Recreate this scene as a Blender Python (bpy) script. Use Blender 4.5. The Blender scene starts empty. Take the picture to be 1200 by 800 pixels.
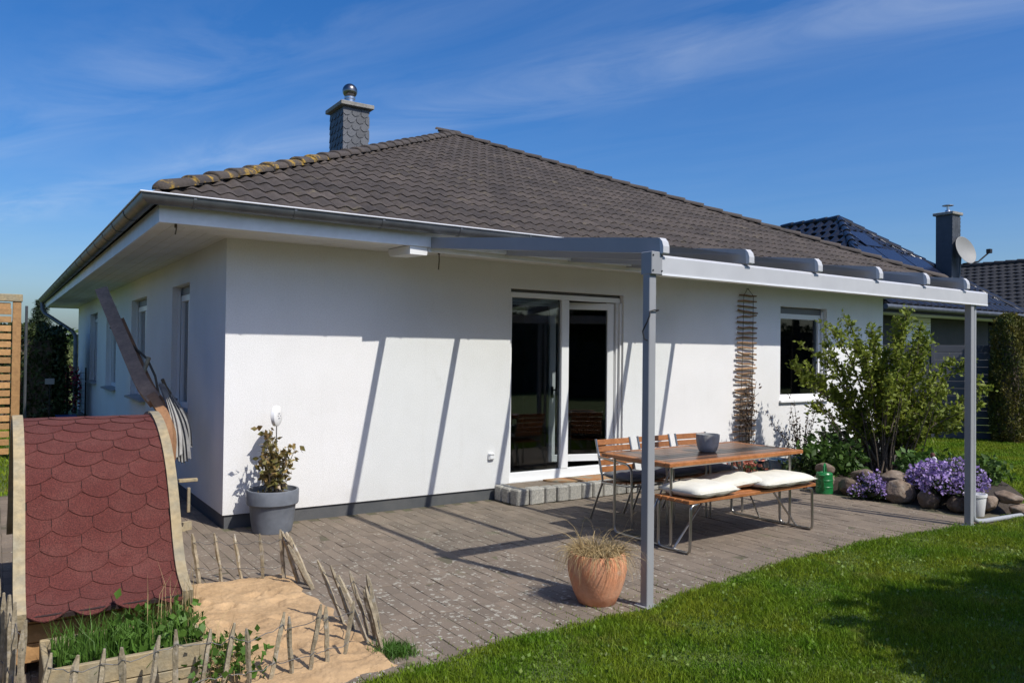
import bpy, bmesh, math, random
import numpy as np
from mathutils import Vector, Matrix
random.seed(7); rng = np.random.default_rng(11)
SC = bpy.context.scene; COL = SC.collection
R = math.radians
# ------------------------------------------------------------------ camera
def make_camera():
    yaw, pitch, roll = .5836, .0144, .0112
    F = Vector((math.sin(yaw)*math.cos(pitch), math.cos(yaw)*math.cos(pitch), math.sin(pitch)))
    Rt = Vector((math.cos(yaw), -math.sin(yaw), 0)); U = Rt.cross(F)
    R2 = math.cos(roll)*Rt + math.sin(roll)*U; U2 = R2.cross(F)
    cd = bpy.data.cameras.new('camera'); cd.sensor_width = 36; cd.lens = 36*919.64/1200
    cd.clip_start = .05; cd.clip_end = 3000
    co = bpy.data.objects.new('camera', cd); COL.objects.link(co)
    m = Matrix((R2, U2, -F)).transposed().to_4x4(); m.translation = (-1.7825, -7.5017, 1.65)
    co.matrix_world = m; SC.camera = co
make_camera()
# ------------------------------------------------------------------ sky and sun
SUN = Vector((.23, -.81, 1.0)).normalized()          # towards the sun
SKY_STRENGTH = .120
def make_world():
    w = bpy.data.worlds.new('World'); SC.world = w; w.use_nodes = True
    nt = w.node_tree; nt.nodes.clear(); N = nt.nodes.new; L = nt.links.new
    sky = N('ShaderNodeTexSky'); sky.sky_type = 'NISHITA'; sky.sun_disc = False
    sky.sun_elevation = math.asin(SUN.z); sky.sun_rotation = math.atan2(SUN.x, SUN.y)
    sky.altitude = 0; sky.air_density = 1.0; sky.dust_density = 2.0; sky.ozone_density = 1.4
    hs = N('ShaderNodeHueSaturation'); hs.inputs['Saturation'].default_value = 1.45
    hs.inputs['Value'].default_value = 1.0
    L(sky.outputs[0], hs.inputs['Color'])
    tint = N('ShaderNodeMixRGB'); tint.blend_type = 'MULTIPLY'; tint.inputs[0].default_value = 1; tint.inputs[2].default_value = (.78,.92,1.17,1); L(hs.outputs[0], tint.inputs[1])
    tc = N('ShaderNodeTexCoord')
    # thin cirrus streaks: direction projected on a high plane
    sx = N('ShaderNodeSeparateXYZ'); L(tc.outputs['Generated'], sx.inputs[0])
    mz = N('ShaderNodeMath'); mz.operation = 'MAXIMUM'; mz.inputs[1].default_value = .06; L(sx.outputs[2], mz.inputs[0])
    dx = N('ShaderNodeMath'); dx.operation = 'DIVIDE'; L(sx.outputs[0], dx.inputs[0]); L(mz.outputs[0], dx.inputs[1])
    dy = N('ShaderNodeMath'); dy.operation = 'DIVIDE'; L(sx.outputs[1], dy.inputs[0]); L(mz.outputs[0], dy.inputs[1])
    cb = N('ShaderNodeCombineXYZ'); L(dx.outputs[0], cb.inputs[0]); L(dy.outputs[0], cb.inputs[1])
    def mth(op, a, b=None):
        m = N('ShaderNodeMath'); m.operation = op
        for k, q in enumerate((a, b)):
            if q is None: continue
            if isinstance(q, (int, float)): m.inputs[k].default_value = q
            else: L(q, m.inputs[k])
        return m.outputs[0]
    def dot(v):
        d = N('ShaderNodeVectorMath'); d.operation = 'DOT_PRODUCT'; L(cb.outputs[0], d.inputs[0]); d.inputs[1].default_value = v; return d.outputs['Value']
    al, ac = dot((.345,-.939,0)), dot((.939,.345,0))       # along and across the wind streaks
    c2 = N('ShaderNodeCombineXYZ'); L(mth('MULTIPLY', al, .55), c2.inputs[0]); L(mth('MULTIPLY', ac, 1.5), c2.inputs[1]); c2.inputs[2].default_value = 3.7
    n1 = N('ShaderNodeTexNoise'); n1.inputs['Scale'].default_value = 1.25; n1.inputs['Detail'].default_value = 9; n1.inputs['Roughness'].default_value = .6; n1.inputs['Distortion'].default_value = .9
    L(c2.outputs[0], n1.inputs['Vector'])
    cr = N('ShaderNodeValToRGB'); cr.color_ramp.elements[0].position = .36; cr.color_ramp.elements[0].color = (0,0,0,1)
    cr.color_ramp.elements[1].position = .78; cr.color_ramp.elements[1].color = (1,1,1,1); L(n1.outputs['Fac'], cr.inputs[0])
    def band(c, w, k):
        t = mth('DIVIDE', mth('SUBTRACT', ac, c), w); return mth('MULTIPLY', mth('EXPONENT', mth('MULTIPLY', mth('MULTIPLY', t, t), -1.0)), k)
    bands = mth('ADD', mth('ADD', band(2.44, .30, .26), band(1.50, .32, .22)), mth('ADD', band(3.9, .8, .02), .02))
    cf = mth('MULTIPLY', bands, cr.outputs[0])
    mx = N('ShaderNodeMixRGB'); L(cf, mx.inputs[0]); L(tint.outputs[0], mx.inputs[1]); mx.inputs[2].default_value = (6.0, 6.6, 7.4, 1)
    bg = N('ShaderNodeBackground'); bg.inputs['Strength'].default_value = SKY_STRENGTH
    L(mx.outputs[0], bg.inputs['Color'])
    out = N('ShaderNodeOutputWorld'); L(bg.outputs[0], out.inputs[0])
make_world()
sl = bpy.data.lights.new('sun', 'SUN'); sl.energy = 4.25; sl.angle = R(.55); sl.color = (1, .955, .88)
so = bpy.data.objects.new('sun', sl); COL.objects.link(so); so.rotation_euler = SUN.to_track_quat('Z', 'Y').to_euler(); so.location = (5, -20, 25)
vs = SC.view_settings; vs.view_transform = 'Standard'; vs.look = 'None'; vs.exposure = 0.05; vs.gamma = 1
vs.use_curve_mapping = False
SC.cycles.max_bounces = 8; SC.cycles.transparent_max_bounces = 24
try: SC.cycles.use_denoising = True
except Exception: pass
# ------------------------------------------------------------------ materials
MATS = {}
def mat(name, col, rough=.7, var=.0, col2=None, nscale=6, bump=0, bscale=60, metal=0, piece=.0, spec=None, detail=4, coat=0, stain=None, sheen=0, trans=0):
    """procedural principled: base colour, noise variation to col2, per-piece brightness spread, fine bump, stains"""
    if name in MATS: return MATS[name]
    m = bpy.data.materials.new(name); m.use_nodes = True; nt = m.node_tree; N = nt.nodes.new; L = nt.links.new
    b = nt.nodes['Principled BSDF']; b.inputs['Roughness'].default_value = rough; b.inputs['Metallic'].default_value = metal
    if spec is not None: b.inputs['Specular IOR Level'].default_value = spec
    if coat: b.inputs['Coat Weight'].default_value = coat; b.inputs['Coat Roughness'].default_value = .08
    geo = N('ShaderNodeNewGeometry')
    pos = geo.outputs['Position']
    c = None
    rgb = N('ShaderNodeRGB'); rgb.outputs[0].default_value = (*col, 1); c = rgb.outputs[0]
    if col2 is not None:
        n = N('ShaderNodeTexNoise'); n.inputs['Scale'].default_value = nscale; n.inputs['Detail'].default_value = detail; n.inputs['Roughness'].default_value = .62
        L(pos, n.inputs['Vector'])
        r = N('ShaderNodeValToRGB'); r.color_ramp.elements[0].position = .36; r.color_ramp.elements[1].position = .66
        L(n.outputs['Fac'], r.inputs[0])
        mx = N('ShaderNodeMixRGB'); L(r.outputs[0], mx.inputs[0]); L(c, mx.inputs[1]); mx.inputs[2].default_value = (*col2, 1); c = mx.outputs[0]
    if stain is not None:                                   # (colour, scale, low, high[, axis-limits])
        n = N('ShaderNodeTexNoise'); n.inputs['Scale'].default_value = stain[1]; n.inputs['Detail'].default_value = 6; n.inputs['Roughness'].default_value = .7
        L(pos, n.inputs['Vector'])
        r = N('ShaderNodeValToRGB'); r.color_ramp.elements[0].position = stain[2]; r.color_ramp.elements[1].position = stain[3]
        L(n.outputs['Fac'], r.inputs[0])
        mx = N('ShaderNodeMixRGB'); L(r.outputs[0], mx.inputs[0]); L(c, mx.inputs[1]); mx.inputs[2].default_value = (*stain[0], 1); c = mx.outputs[0]
    if piece:
        oi = N('ShaderNodeObjectInfo'); ad = N('ShaderNodeMath'); ad.operation = 'ADD'
        L(oi.outputs['Random'], ad.inputs[0]); L(geo.outputs['Random Per Island'], ad.inputs[1])
        fr = N('ShaderNodeMath'); fr.operation = 'FRACT'; L(ad.outputs[0], fr.inputs[0])
        mr = N('ShaderNodeMapRange'); mr.inputs['To Min'].default_value = 1-piece; mr.inputs['To Max'].default_value = 1+piece
        L(fr.outputs[0], mr.inputs['Value'])
        ml = N('ShaderNodeVectorMath'); ml.operation = 'SCALE'; L(c, ml.inputs[0]); L(mr.outputs[0], ml.inputs['Scale']); c = ml.outputs[0]
    if var:
        n = N('ShaderNodeTexNoise'); n.inputs['Scale'].default_value = bscale*.5; n.inputs['Detail'].default_value = 3; L(pos, n.inputs['Vector'])
        mr = N('ShaderNodeMapRange'); mr.inputs['From Min'].default_value = .3; mr.inputs['From Max'].default_value = .7
        mr.inputs['To Min'].default_value = 1-var; mr.inputs['To Max'].default_value = 1+var; L(n.outputs['Fac'], mr.inputs['Value'])
        ml = N('ShaderNodeVectorMath'); ml.operation = 'SCALE'; L(c, ml.inputs[0]); L(mr.outputs[0], ml.inputs['Scale']); c = ml.outputs[0]
    L(c, b.inputs['Base Color'])
    if bump:
        n = N('ShaderNodeTexNoise'); n.inputs['Scale'].default_value = bscale; n.inputs['Detail'].default_value = 5; L(pos, n.inputs['Vector'])
        bp = N('ShaderNodeBump'); bp.inputs['Strength'].default_value = bump; bp.inputs['Distance'].default_value = .01; L(n.outputs['Fac'], bp.inputs['Height'])
        L(bp.outputs[0], b.inputs['Normal'])
    if trans:                                                # leaves let some light through
        out = nt.nodes['Material Output']; t = N('ShaderNodeBsdfTranslucent'); L(c, t.inputs['Color'])
        ms = N('ShaderNodeMixShader'); ms.inputs[0].default_value = trans; L(b.outputs[0], ms.inputs[1]); L(t.outputs[0], ms.inputs[2]); L(ms.outputs[0], out.inputs[0])
    MATS[name] = m; return m
def glass_mat(name, tint=(1,1,1), refl=1.0):
    if name in MATS: return MATS[name]
    m = bpy.data.materials.new(name); m.use_nodes = True; nt = m.node_tree; nt.nodes.clear(); N = nt.nodes.new; L = nt.links.new
    tr = N('ShaderNodeBsdfTransparent'); tr.inputs[0].default_value = (*tint, 1)
    gl = N('ShaderNodeBsdfGlossy'); gl.inputs['Roughness'].default_value = .02
    fr = N('ShaderNodeFresnel'); fr.inputs['IOR'].default_value = 1.45
    mu = N('ShaderNodeMath'); mu.operation = 'MULTIPLY'; mu.inputs[1].default_value = refl; L(fr.outputs[0], mu.inputs[0])
    mx = N('ShaderNodeMixShader'); L(mu.outputs[0], mx.inputs[0]); L(tr.outputs[0], mx.inputs[1]); L(gl.outputs[0], mx.inputs[2])
    o = N('ShaderNodeOutputMaterial'); L(mx.outputs[0], o.inputs[0]); MATS[name] = m; return m
M_plaster = mat('white_plaster', (.825,.82,.81), .9, col2=(.775,.77,.755), nscale=1.1, bump=.45, bscale=150, var=.05, stain=((.70,.69,.66), 2.6, .60, .85))
def add_wall_wear(m):
    nt = m.node_tree; N = nt.nodes.new; L = nt.links.new; b = nt.nodes['Principled BSDF']; src = b.inputs['Base Color'].links[0].from_socket
    geo = N('ShaderNodeNewGeometry'); sx = N('ShaderNodeSeparateXYZ'); L(geo.outputs['Position'], sx.inputs[0])
    def noise(scale, vec, d=5):
        n = N('ShaderNodeTexNoise'); n.inputs['Scale'].default_value = scale; n.inputs['Detail'].default_value = d; n.inputs['Roughness'].default_value = .65; L(vec, n.inputs['Vector']); return n.outputs['Fac']
    def mth(op, a, c):
        q = N('ShaderNodeMath'); q.operation = op
        for k, v in enumerate((a, c)):
            if isinstance(v, (int, float)): q.inputs[k].default_value = v
            else: L(v, q.inputs[k])
        q.use_clamp = op == 'MULTIPLY'; return q.outputs[0]
    r1 = N('ShaderNodeMapRange'); r1.inputs['From Min'].default_value = .10; r1.inputs['From Max'].default_value = .55; r1.inputs['To Min'].default_value = 1; r1.inputs['To Max'].default_value = 0; L(sx.outputs[2], r1.inputs['Value'])
    sp = mth('MULTIPLY', mth('MULTIPLY', r1.outputs[0], r1.outputs[0]), noise(7, geo.outputs['Position']))      # rain splash above the plinth
    mp = N('ShaderNodeMapping'); mp.inputs['Scale'].default_value = (9, 9, .55); L(geo.outputs['Position'], mp.inputs[0])
    st = N('ShaderNodeMapRange'); st.inputs['From Min'].default_value = .58; st.inputs['From Max'].default_value = .80; L(noise(1, mp.outputs[0], 6), st.inputs['Value'])   # run marks
    fac = mth('ADD', mth('MULTIPLY', sp, .34), mth('MULTIPLY', st.outputs[0], .10))
    mx = N('ShaderNodeMixRGB'); L(fac, mx.inputs[0]); L(src, mx.inputs[1]); mx.inputs[2].default_value = (.42,.38,.32,1); L(mx.outputs[0], b.inputs['Base Color'])
add_wall_wear(M_plaster)
M_plinth = mat('plinth_grey', (.085,.088,.092), .85, col2=(.11,.11,.11), nscale=5, bump=.2, bscale=90)
M_white = mat('white_paint', (.80,.80,.79), .45, col2=(.74,.735,.72), nscale=2)
M_fascia = mat('fascia_white', (.78,.80,.83), .5, col2=(.70,.71,.72), nscale=1.5, var=.04, bscale=30)
M_soffit = mat('soffit_boards', (.70,.70,.68), .6, col2=(.62,.61,.58), nscale=3, piece=.06)
M_upvc = mat('window_white', (.84,.84,.84), .3)
M_zinc = mat('zinc', (.115,.125,.14), .45, metal=.6, col2=(.16,.17,.18), nscale=5, var=.12, bscale=14)
M_alu = mat('anthracite_aluminium', (.295,.30,.31), .48, col2=(.32,.325,.335), nscale=1.2, var=.03, bscale=14)
M_alul = mat('grey_aluminium_beam', (.49,.495,.51), .45, col2=(.52,.525,.535), nscale=1.2, metal=.0, var=.04, bscale=12)
M_tile = mat('concrete_roof_tile', (.078,.061,.049), .86, col2=(.052,.041,.034), nscale=2.6, piece=.2, bump=.5, bscale=70, var=.2, stain=((.135,.108,.06), 4.2, .58, .76))
M_deck = mat('roof_deck', (.02,.018,.017), .9)
M_slate = mat('slate', (.075,.08,.092), .55, piece=.28, bump=.3, bscale=50, col2=(.06,.065,.075), nscale=7)
M_conc = mat('concrete', (.30,.285,.255), .9, col2=(.20,.19,.17), nscale=9, bump=.4, bscale=80, var=.1)
M_steel = mat('stainless_steel', (.55,.55,.55), .28, metal=1)
M_steel_b = mat('brushed_tube', (.42,.41,.39), .33, metal=1)
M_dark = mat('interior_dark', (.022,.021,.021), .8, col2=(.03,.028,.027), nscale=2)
M_floor = mat('interior_floor', (.05,.042,.036), .5, col2=(.04,.034,.03), nscale=4)
M_black = mat('black_rubber', (.012,.012,.013), .6)
M_glass = glass_mat('pane_glass', (.70,.74,.75), 1.5)
M_roofglass = glass_mat('canopy_glass', (.93,.96,.95), .8)
M_teak = mat('teak', (.42,.165,.055), .42, col2=(.30,.11,.035), nscale=12, piece=.16, var=.12, bscale=90, bump=.15)
M_teak_d = mat('teak_dark_oiled', (.13,.072,.042), .30, col2=(.19,.09,.045), nscale=7, piece=.3, var=.12, bscale=90)
M_cush = mat('cream_cushion', (.74,.72,.62), .95, col2=(.66,.64,.55), nscale=7, bump=.3, bscale=140)
M_cushg = mat('grey_cushion', (.13,.135,.14), .95, bump=.3, bscale=140, col2=(.17,.17,.17), nscale=8)
M_terra = mat('terracotta', (.70,.275,.13), .85, col2=(.74,.38,.225), nscale=7, bump=.25, bscale=60, var=.08, stain=((.62,.47,.37), 9, .62, .8))
M_greypot = mat('grey_fibre_pot', (.135,.15,.175), .62, col2=(.17,.185,.21), nscale=9, var=.08, bscale=25)
M_soil = mat('soil', (.035,.025,.018), .95, col2=(.06,.045,.03), nscale=30, bump=.8, bscale=60)
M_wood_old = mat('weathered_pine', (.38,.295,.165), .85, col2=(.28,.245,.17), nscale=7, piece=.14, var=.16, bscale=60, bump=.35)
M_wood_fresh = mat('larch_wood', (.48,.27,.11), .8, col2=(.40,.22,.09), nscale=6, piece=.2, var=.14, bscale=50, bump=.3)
M_wood_dark = mat('dark_wood_and_shade', (.085,.05,.03), .75, col2=(.12,.07,.04), nscale=8, piece=.2, var=.15, bscale=50)  # also gives the playhouse's left boards their shade by colour
M_lam = mat('laminated_larch', (.36,.19,.09), .6, col2=(.29,.15,.075), nscale=9, var=.12, bscale=70)
M_lam_shade = mat('shaded_arm_larch', (.42,.27,.175), .75, col2=(.31,.20,.135), nscale=9, var=.14, bscale=70)  # upper arm stands in shade; its colour is lightened to make up for it
M_picket = mat('chestnut_paling', (.27,.22,.14), .9, col2=(.38,.32,.23), nscale=14, piece=.25, var=.25, bscale=70, bump=.5, stain=((.42,.40,.36), 16, .55, .7))
M_wire = mat('fence_wire', (.14,.135,.13), .6, metal=.4)
M_shingle = mat('red_bitumen_shingle', (.118,.028,.022), .95, col2=(.135,.038,.030), nscale=5, piece=.05, var=.45, bscale=300, bump=.8, stain=((.15,.05,.04), 5, .5, .8))
M_shedge = mat('shingle_edge', (.035,.018,.017), .95)
M_sand = mat('play_sand', (.49,.33,.18), .98, col2=(.40,.26,.135), nscale=3.2, bump=.9, bscale=38, var=.12, detail=8)
M_granite = mat('granite_block', (.40,.375,.325), .85, col2=(.27,.26,.235), nscale=38, piece=.16, var=.25, bscale=160, bump=.4)
M_rock = mat('field_stone', (.15,.105,.072), .9, col2=(.22,.175,.135), nscale=7, piece=.35, var=.25, bscale=40, bump=.7, stain=((.30,.27,.22), 8, .58, .72))
M_driftwood = mat('driftwood', (.26,.145,.07), .85, col2=(.33,.21,.12), nscale=25, piece=.3, var=.2, bscale=70)
M_rope = mat('rope', (.10,.08,.055), .9)
M_canvas = mat('grey_canvas', (.20,.20,.20), .9, col2=(.30,.30,.29), nscale=14, var=.2, bscale=30)
M_canvas_w = mat('white_canvas', (.40,.395,.37), .9, col2=(.30,.295,.28), nscale=14)
M_green = mat('green_plastic', (.012,.15,.04), .35, col2=(.016,.18,.05), nscale=9)
M_bluepot = mat('blue_glazed_pot', (.035,.075,.13), .25, coat=.5)
M_nb_tile = mat('glazed_black_tile', (.014,.014,.016), .2, coat=.25, piece=.25)
M_nb_wall = mat('neighbour_grey', (.05,.051,.055), .85, col2=(.06,.06,.063), nscale=4)
M_siding = mat('white_siding', (.78,.78,.76), .6)
M_fence = mat('slate_blue_fence', (.055,.06,.074), .6, piece=.18, col2=(.066,.07,.085), nscale=5)
M_solar = mat('solar_glass', (.012,.016,.035), .25, spec=.35)
M_dish = mat('dish_grey', (.27,.265,.25), .6)
M_bark = mat('bark', (.105,.08,.06), .95, col2=(.15,.12,.09), nscale=22, bump=.6, bscale=60)
M_red = mat('red_flowers', (.55,.02,.09), .7, piece=.3)
M_coir = mat('coir_mat', (.46,.17,.045), .95, col2=(.36,.28,.17), nscale=5, bump=.8, bscale=120, stain=((.3,.27,.2), 3, .52, .6))
def leafmat(name, c1, c2, tr=.28, rough=.55):
    return mat(name, c1, rough, col2=c2, nscale=3.5, piece=.35, trans=tr, spec=.3)
L_lilac = leafmat('lilac_leaf', (.225,.265,.035), (.165,.215,.028), .38)
L_dark = leafmat('dark_leaf', (.03,.055,.016), (.045,.07,.02), .2)
L_grass = mat('grass_blade', (.112,.222,.010), .6, col2=(.225,.27,.018), nscale=1.6, piece=.55, trans=.35, spec=.25, detail=7, stain=((.30,.25,.075), 2.6, .58, .76))
L_fresh = leafmat('fresh_grass', (.07,.155,.022), (.10,.19,.03), .3)
L_dry = mat('dry_grass', (.50,.38,.19), .85, col2=(.42,.30,.14), nscale=14, piece=.3, trans=.2)
L_thuja = leafmat('thuja_green', (.028,.05,.014), (.045,.06,.018), .12)
L_thujab = leafmat('thuja_bronze', (.135,.11,.016), (.075,.095,.018), .2)
L_spruce = leafmat('spruce_needles', (.026,.045,.022), (.04,.06,.03), .1)
L_pot = mat('brown_green_leaf', (.15,.155,.04), .4, col2=(.27,.165,.06), nscale=16, piece=.4, trans=.22)
L_violet = mat('aubrieta_blossom', (.30,.20,.50), .7, col2=(.44,.34,.60), nscale=9, piece=.3, trans=.2)
L_far = leafmat('far_wood', (.06,.10,.025), (.085,.12,.03), .2)
L_pale = leafmat('pale_bush', (.13,.16,.05), (.16,.18,.06), .25)
def paver_mat():
    m = bpy.data.materials.new('concrete_paver'); m.use_nodes = True; nt = m.node_tree; N = nt.nodes.new; L = nt.links.new
    b = nt.nodes['Principled BSDF']; b.inputs['Roughness'].default_value = .92
    geo = N('ShaderNodeNewGeometry'); pos = geo.outputs['Position']
    def noise(s, d=5, r=.6):
        n = N('ShaderNodeTexNoise'); n.inputs['Scale'].default_value = s; n.inputs['Detail'].default_value = d; n.inputs['Roughness'].default_value = r; L(pos, n.inputs['Vector']); return n.outputs['Fac']
    def ramp(f, a, bb):
        r = N('ShaderNodeValToRGB'); r.color_ramp.elements[0].position = a; r.color_ramp.elements[1].position = bb; L(f, r.inputs[0]); return r.outputs[0]
    def mix(f, a, col, op=None):
        mx = N('ShaderNodeMixRGB'); L(f, mx.inputs[0]); L(a, mx.inputs[1]); mx.inputs[2].default_value = (*col, 1); return mx.outputs[0]
    rgb = N('ShaderNodeRGB'); rgb.outputs[0].default_value = (.215,.168,.123, 1); c = rgb.outputs[0]
    c = mix(ramp(noise(1.6), .38, .68), c, (.172,.137,.103))
    c = mix(ramp(noise(130, 3), .45, .75), c, (.138,.110,.085))
    c = mix(ramp(noise(2.7, 8, .7), .60, .72), c, (.125,.125,.07))          # mossy patches
    oi = N('ShaderNodeObjectInfo'); ad = N('ShaderNodeMath'); ad.operation = 'ADD'; L(oi.outputs['Random'], ad.inputs[0]); L(geo.outputs['Random Per Island'], ad.inputs[1])
    fr = N('ShaderNodeMath'); fr.operation = 'FRACT'; L(ad.outputs[0], fr.inputs[0])
    mr = N('ShaderNodeMapRange'); mr.inputs['To Min'].default_value = .86; mr.inputs['To Max'].default_value = 1.14; L(fr.outputs[0], mr.inputs['Value'])
    ml = N('ShaderNodeVectorMath'); ml.operation = 'SCALE'; L(c, ml.inputs[0]); L(mr.outputs[0], ml.inputs['Scale']); c = ml.outputs[0]
    # pale lichen / petal flecks, thick towards the open lawn corner
    vo = N('ShaderNodeTexVoronoi'); vo.inputs['Scale'].default_value = 27; vo.inputs['Randomness'].default_value = 1
    dn = N('ShaderNodeTexNoise'); dn.inputs['Scale'].default_value = 40; L(pos, dn.inputs['Vector'])
    dv = N('ShaderNodeVectorMath'); dv.operation = 'SCALE'; dv.inputs['Scale'].default_value = .06; L(dn.outputs['Color'], dv.inputs[0])
    av = N('ShaderNodeVectorMath'); av.operation = 'ADD'; L(pos, av.inputs[0]); L(dv.outputs[0], av.inputs[1]); L(av.outputs[0], vo.inputs['Vector'])
    sx = N('ShaderNodeSeparateXYZ'); L(pos, sx.inputs[0])
    # zone strength: distance from (0.6,-3.0)
    vd = N('ShaderNodeVectorMath'); vd.operation = 'DISTANCE'; L(pos, vd.inputs[0]); vd.inputs[1].default_value = (.7, -3.1, 0)
    zr = N('ShaderNodeMapRange'); zr.inputs['From Min'].default_value = .5; zr.inputs['From Max'].default_value = 3.0; zr.inputs['To Min'].default_value = .74; zr.inputs['To Max'].default_value = .34; L(vd.outputs['Value'], zr.inputs['Value'])
    big = N('ShaderNodeMath'); big.operation = 'MULTIPLY'; L(ramp(noise(3.5, 4), .12, .55), big.inputs[0]); L(zr.outputs[0], big.inputs[1])
    # per-cell random radius
    sc = N('ShaderNodeSeparateColor'); L(vo.outputs['Color'], sc.inputs[0])
    sb_ = N('ShaderNodeMath'); sb_.operation = 'SUBTRACT'; L(sc.outputs[0], sb_.inputs[0]); sb_.inputs[1].default_value = .24
    rr = N('ShaderNodeMath'); rr.operation = 'MULTIPLY'; L(sb_.outputs[0], rr.inputs[0]); L(big.outputs[0], rr.inputs[1])
    lt = N('ShaderNodeMath'); lt.operation = 'LESS_THAN'; L(vo.outputs['Distance'], lt.inputs[0]); L(rr.outputs[0], lt.inputs[1])
    c = mix(lt.outputs[0], c, (.36,.335,.275))
    L(c, b.inputs['Base Color'])
    bp = N('ShaderNodeBump'); bp.inputs['Strength'].default_value = .5; bp.inputs['Distance'].default_value = .006; L(noise(90, 4), bp.inputs['Height']); L(bp.outputs[0], b.inputs['Normal'])
    return m
M_paver = paver_mat()
M_joint = mat('paver_joint', (.105,.086,.062), .98, col2=(.125,.12,.065), nscale=6, bump=.8, bscale=70)
M_lawn = mat('lawn_soil', (.075,.115,.022), .95, col2=(.105,.135,.03), nscale=1.1, bump=1, bscale=50, var=.35, detail=6)
# ------------------------------------------------------------------ mesh helpers
class MB:
    def __init__(s): s.v = []; s.f = []
    def add(s, vs, fs):
        o = len(s.v); s.v += [tuple(p) for p in vs]; s.f += [tuple(i+o for i in f) for f in fs]; return s
    def box(s, c, d, rz=0, b=0, M=None):
        """box centred at c with size d, chamfer b"""
        x, y, z = d[0]/2, d[1]/2, d[2]/2
        if b:
            b = min(b, x*.9, y*.9, z*.9); vs = []; idx = {}
            for sx in (-1,1):
                for sy in (-1,1):
                    for sz in (-1,1):
                        for k in range(3):
                            p = [sx*(x-b), sy*(y-b), sz*(z-b)]; p[k] += (sx,sy,sz)[k]*b; idx[(sx,sy,sz,k)] = len(vs); vs.append(p)
            fs = []
            for k in range(3):
                a, c2 = (k+1)%3, (k+2)%3
                for sg in (-1,1):
                    q = []
                    for (u, w) in ((-1,-1),(1,-1),(1,1),(-1,1)):
                        t = [0,0,0]; t[k] = sg; t[a] = u; t[c2] = w; q.append(idx[(*t, k)])
                    fs.append(q if sg > 0 else q[::-1])
                for u in (-1,1):
                    for w in (-1,1):
                        q = []
                        for (t3, kk) in ((-1,a),(1,a),(1,c2),(-1,c2)):
                            t = [0,0,0]; t[k] = t3; t[a] = u; t[c2] = w; q.append(idx[(*t, kk)])
                        fs.append(q)
            for sx in (-1,1):
                for sy in (-1,1):
                    for sz in (-1,1): fs.append([idx[(sx,sy,sz,k)] for k in range(3)])
        else:
            vs = [(-x,-y,-z),(x,-y,-z),(x,y,-z),(-x,y,-z),(-x,-y,z),(x,-y,z),(x,y,z),(-x,y,z)]
            fs = [(0,3,2,1),(4,5,6,7),(0,1,5,4),(1,2,6,5),(2,3,7,6),(3,0,4,7)]
        m = M if M is not None else Matrix.Rotation(rz, 4, 'Z')
        c = Vector(c); return s.add([m.to_3x3() @ Vector(p) + c for p in vs], fs)
    def bar(s, a, b_, w, h, up=(0,0,1), ch=0):
        """square bar from a to b, width w (sideways) and height h (along up)"""
        a = Vector(a); b_ = Vector(b_); d = (b_-a); l = d.length; d.normalize(); up = Vector(up)
        sd = d.cross(up).normalized(); u2 = sd.cross(d)
        return s.box((a+b_)/2, (l, w, h), b=ch, M=Matrix((d, sd, u2)).transposed())
    def tube(s, pts, r, seg=8, cap=True):
        pts = [Vector(p) for p in pts]; n = len(pts); rs = r if hasattr(r, '__len__') else [r]*n
        rings = []; prev = None
        for i, p in enumerate(pts):
            t = (pts[min(i+1, n-1)] - pts[max(i-1, 0)])
            if t.length < 1e-9: t = Vector((0,0,1))
            t.normalize()
            if prev is None:
                ref = Vector((0,0,1)) if abs(t.z) < .9 else Vector((1,0,0)); u = t.cross(ref).normalized()
            else: u = (prev - t*prev.dot(t)).normalized()
            prev = u; w = t.cross(u)
            rings.append([p + rs[i]*(math.cos(2*math.pi*k/seg)*u + math.sin(2*math.pi*k/seg)*w) for k in range(seg)])
        vs = [q for ring in rings for q in ring]; fs = []
        for i in range(n-1):
            for k in range(seg): fs.append((i*seg+k, i*seg+(k+1)%seg, (i+1)*seg+(k+1)%seg, (i+1)*seg+k))
        if cap: fs.append(tuple(range(seg-1, -1, -1))); fs.append(tuple((n-1)*seg+k for k in range(seg)))
        return s.add(vs, fs)
    def lathe(s, prof, c=(0,0,0), seg=28, sx=1, sy=1, wob=0):
        vs = []; fs = []; n = len(prof)
        for i, (r, z) in enumerate(prof):
            for k in range(seg):
                a = 2*math.pi*k/seg; rr = r*(1+wob*math.sin(3*a+i))
                vs.append((c[0]+rr*sx*math.cos(a), c[1]+rr*sy*math.sin(a), c[2]+z))
        for i in range(n-1):
            for k in range(seg): fs.append((i*seg+k, i*seg+(k+1)%seg, (i+1)*seg+(k+1)%seg, (i+1)*seg+k))
        fs.append(tuple(range(seg-1, -1, -1)))
        if prof[-1][0] > 1e-6: fs.append(tuple((n-1)*seg+k for k in range(seg)))
        return s.add(vs, fs)
    def extrude(s, prof, a, b_, e1, e2):
        """2-D profile (u along e1, w along e2) swept from a to b"""
        a = Vector(a); b_ = Vector(b_); e1 = Vector(e1); e2 = Vector(e2); n = len(prof)
        vs = [p + u*e1 + w*e2 for p in (a, b_) for u, w in prof]
        fs = [(i, (i+1)%n, n+(i+1)%n, n+i) for i in range(n)] + [tuple(range(n-1, -1, -1)), tuple(range(n, 2*n))]
        return s.add(vs, fs)
    def build(s, name, m, parent=None, smooth=False, mesh_only=False):
        me = bpy.data.meshes.new(name); me.from_pydata(s.v, [], s.f); me.update()
        if m: me.materials.append(m)
        bm = bmesh.new(); bm.from_mesh(me); bmesh.ops.recalc_face_normals(bm, faces=bm.faces); bm.to_mesh(me); bm.free()
        if smooth:
            for p in me.polygons: p.use_smooth = True
        if mesh_only: return me
        return link(name, me, parent)
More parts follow.
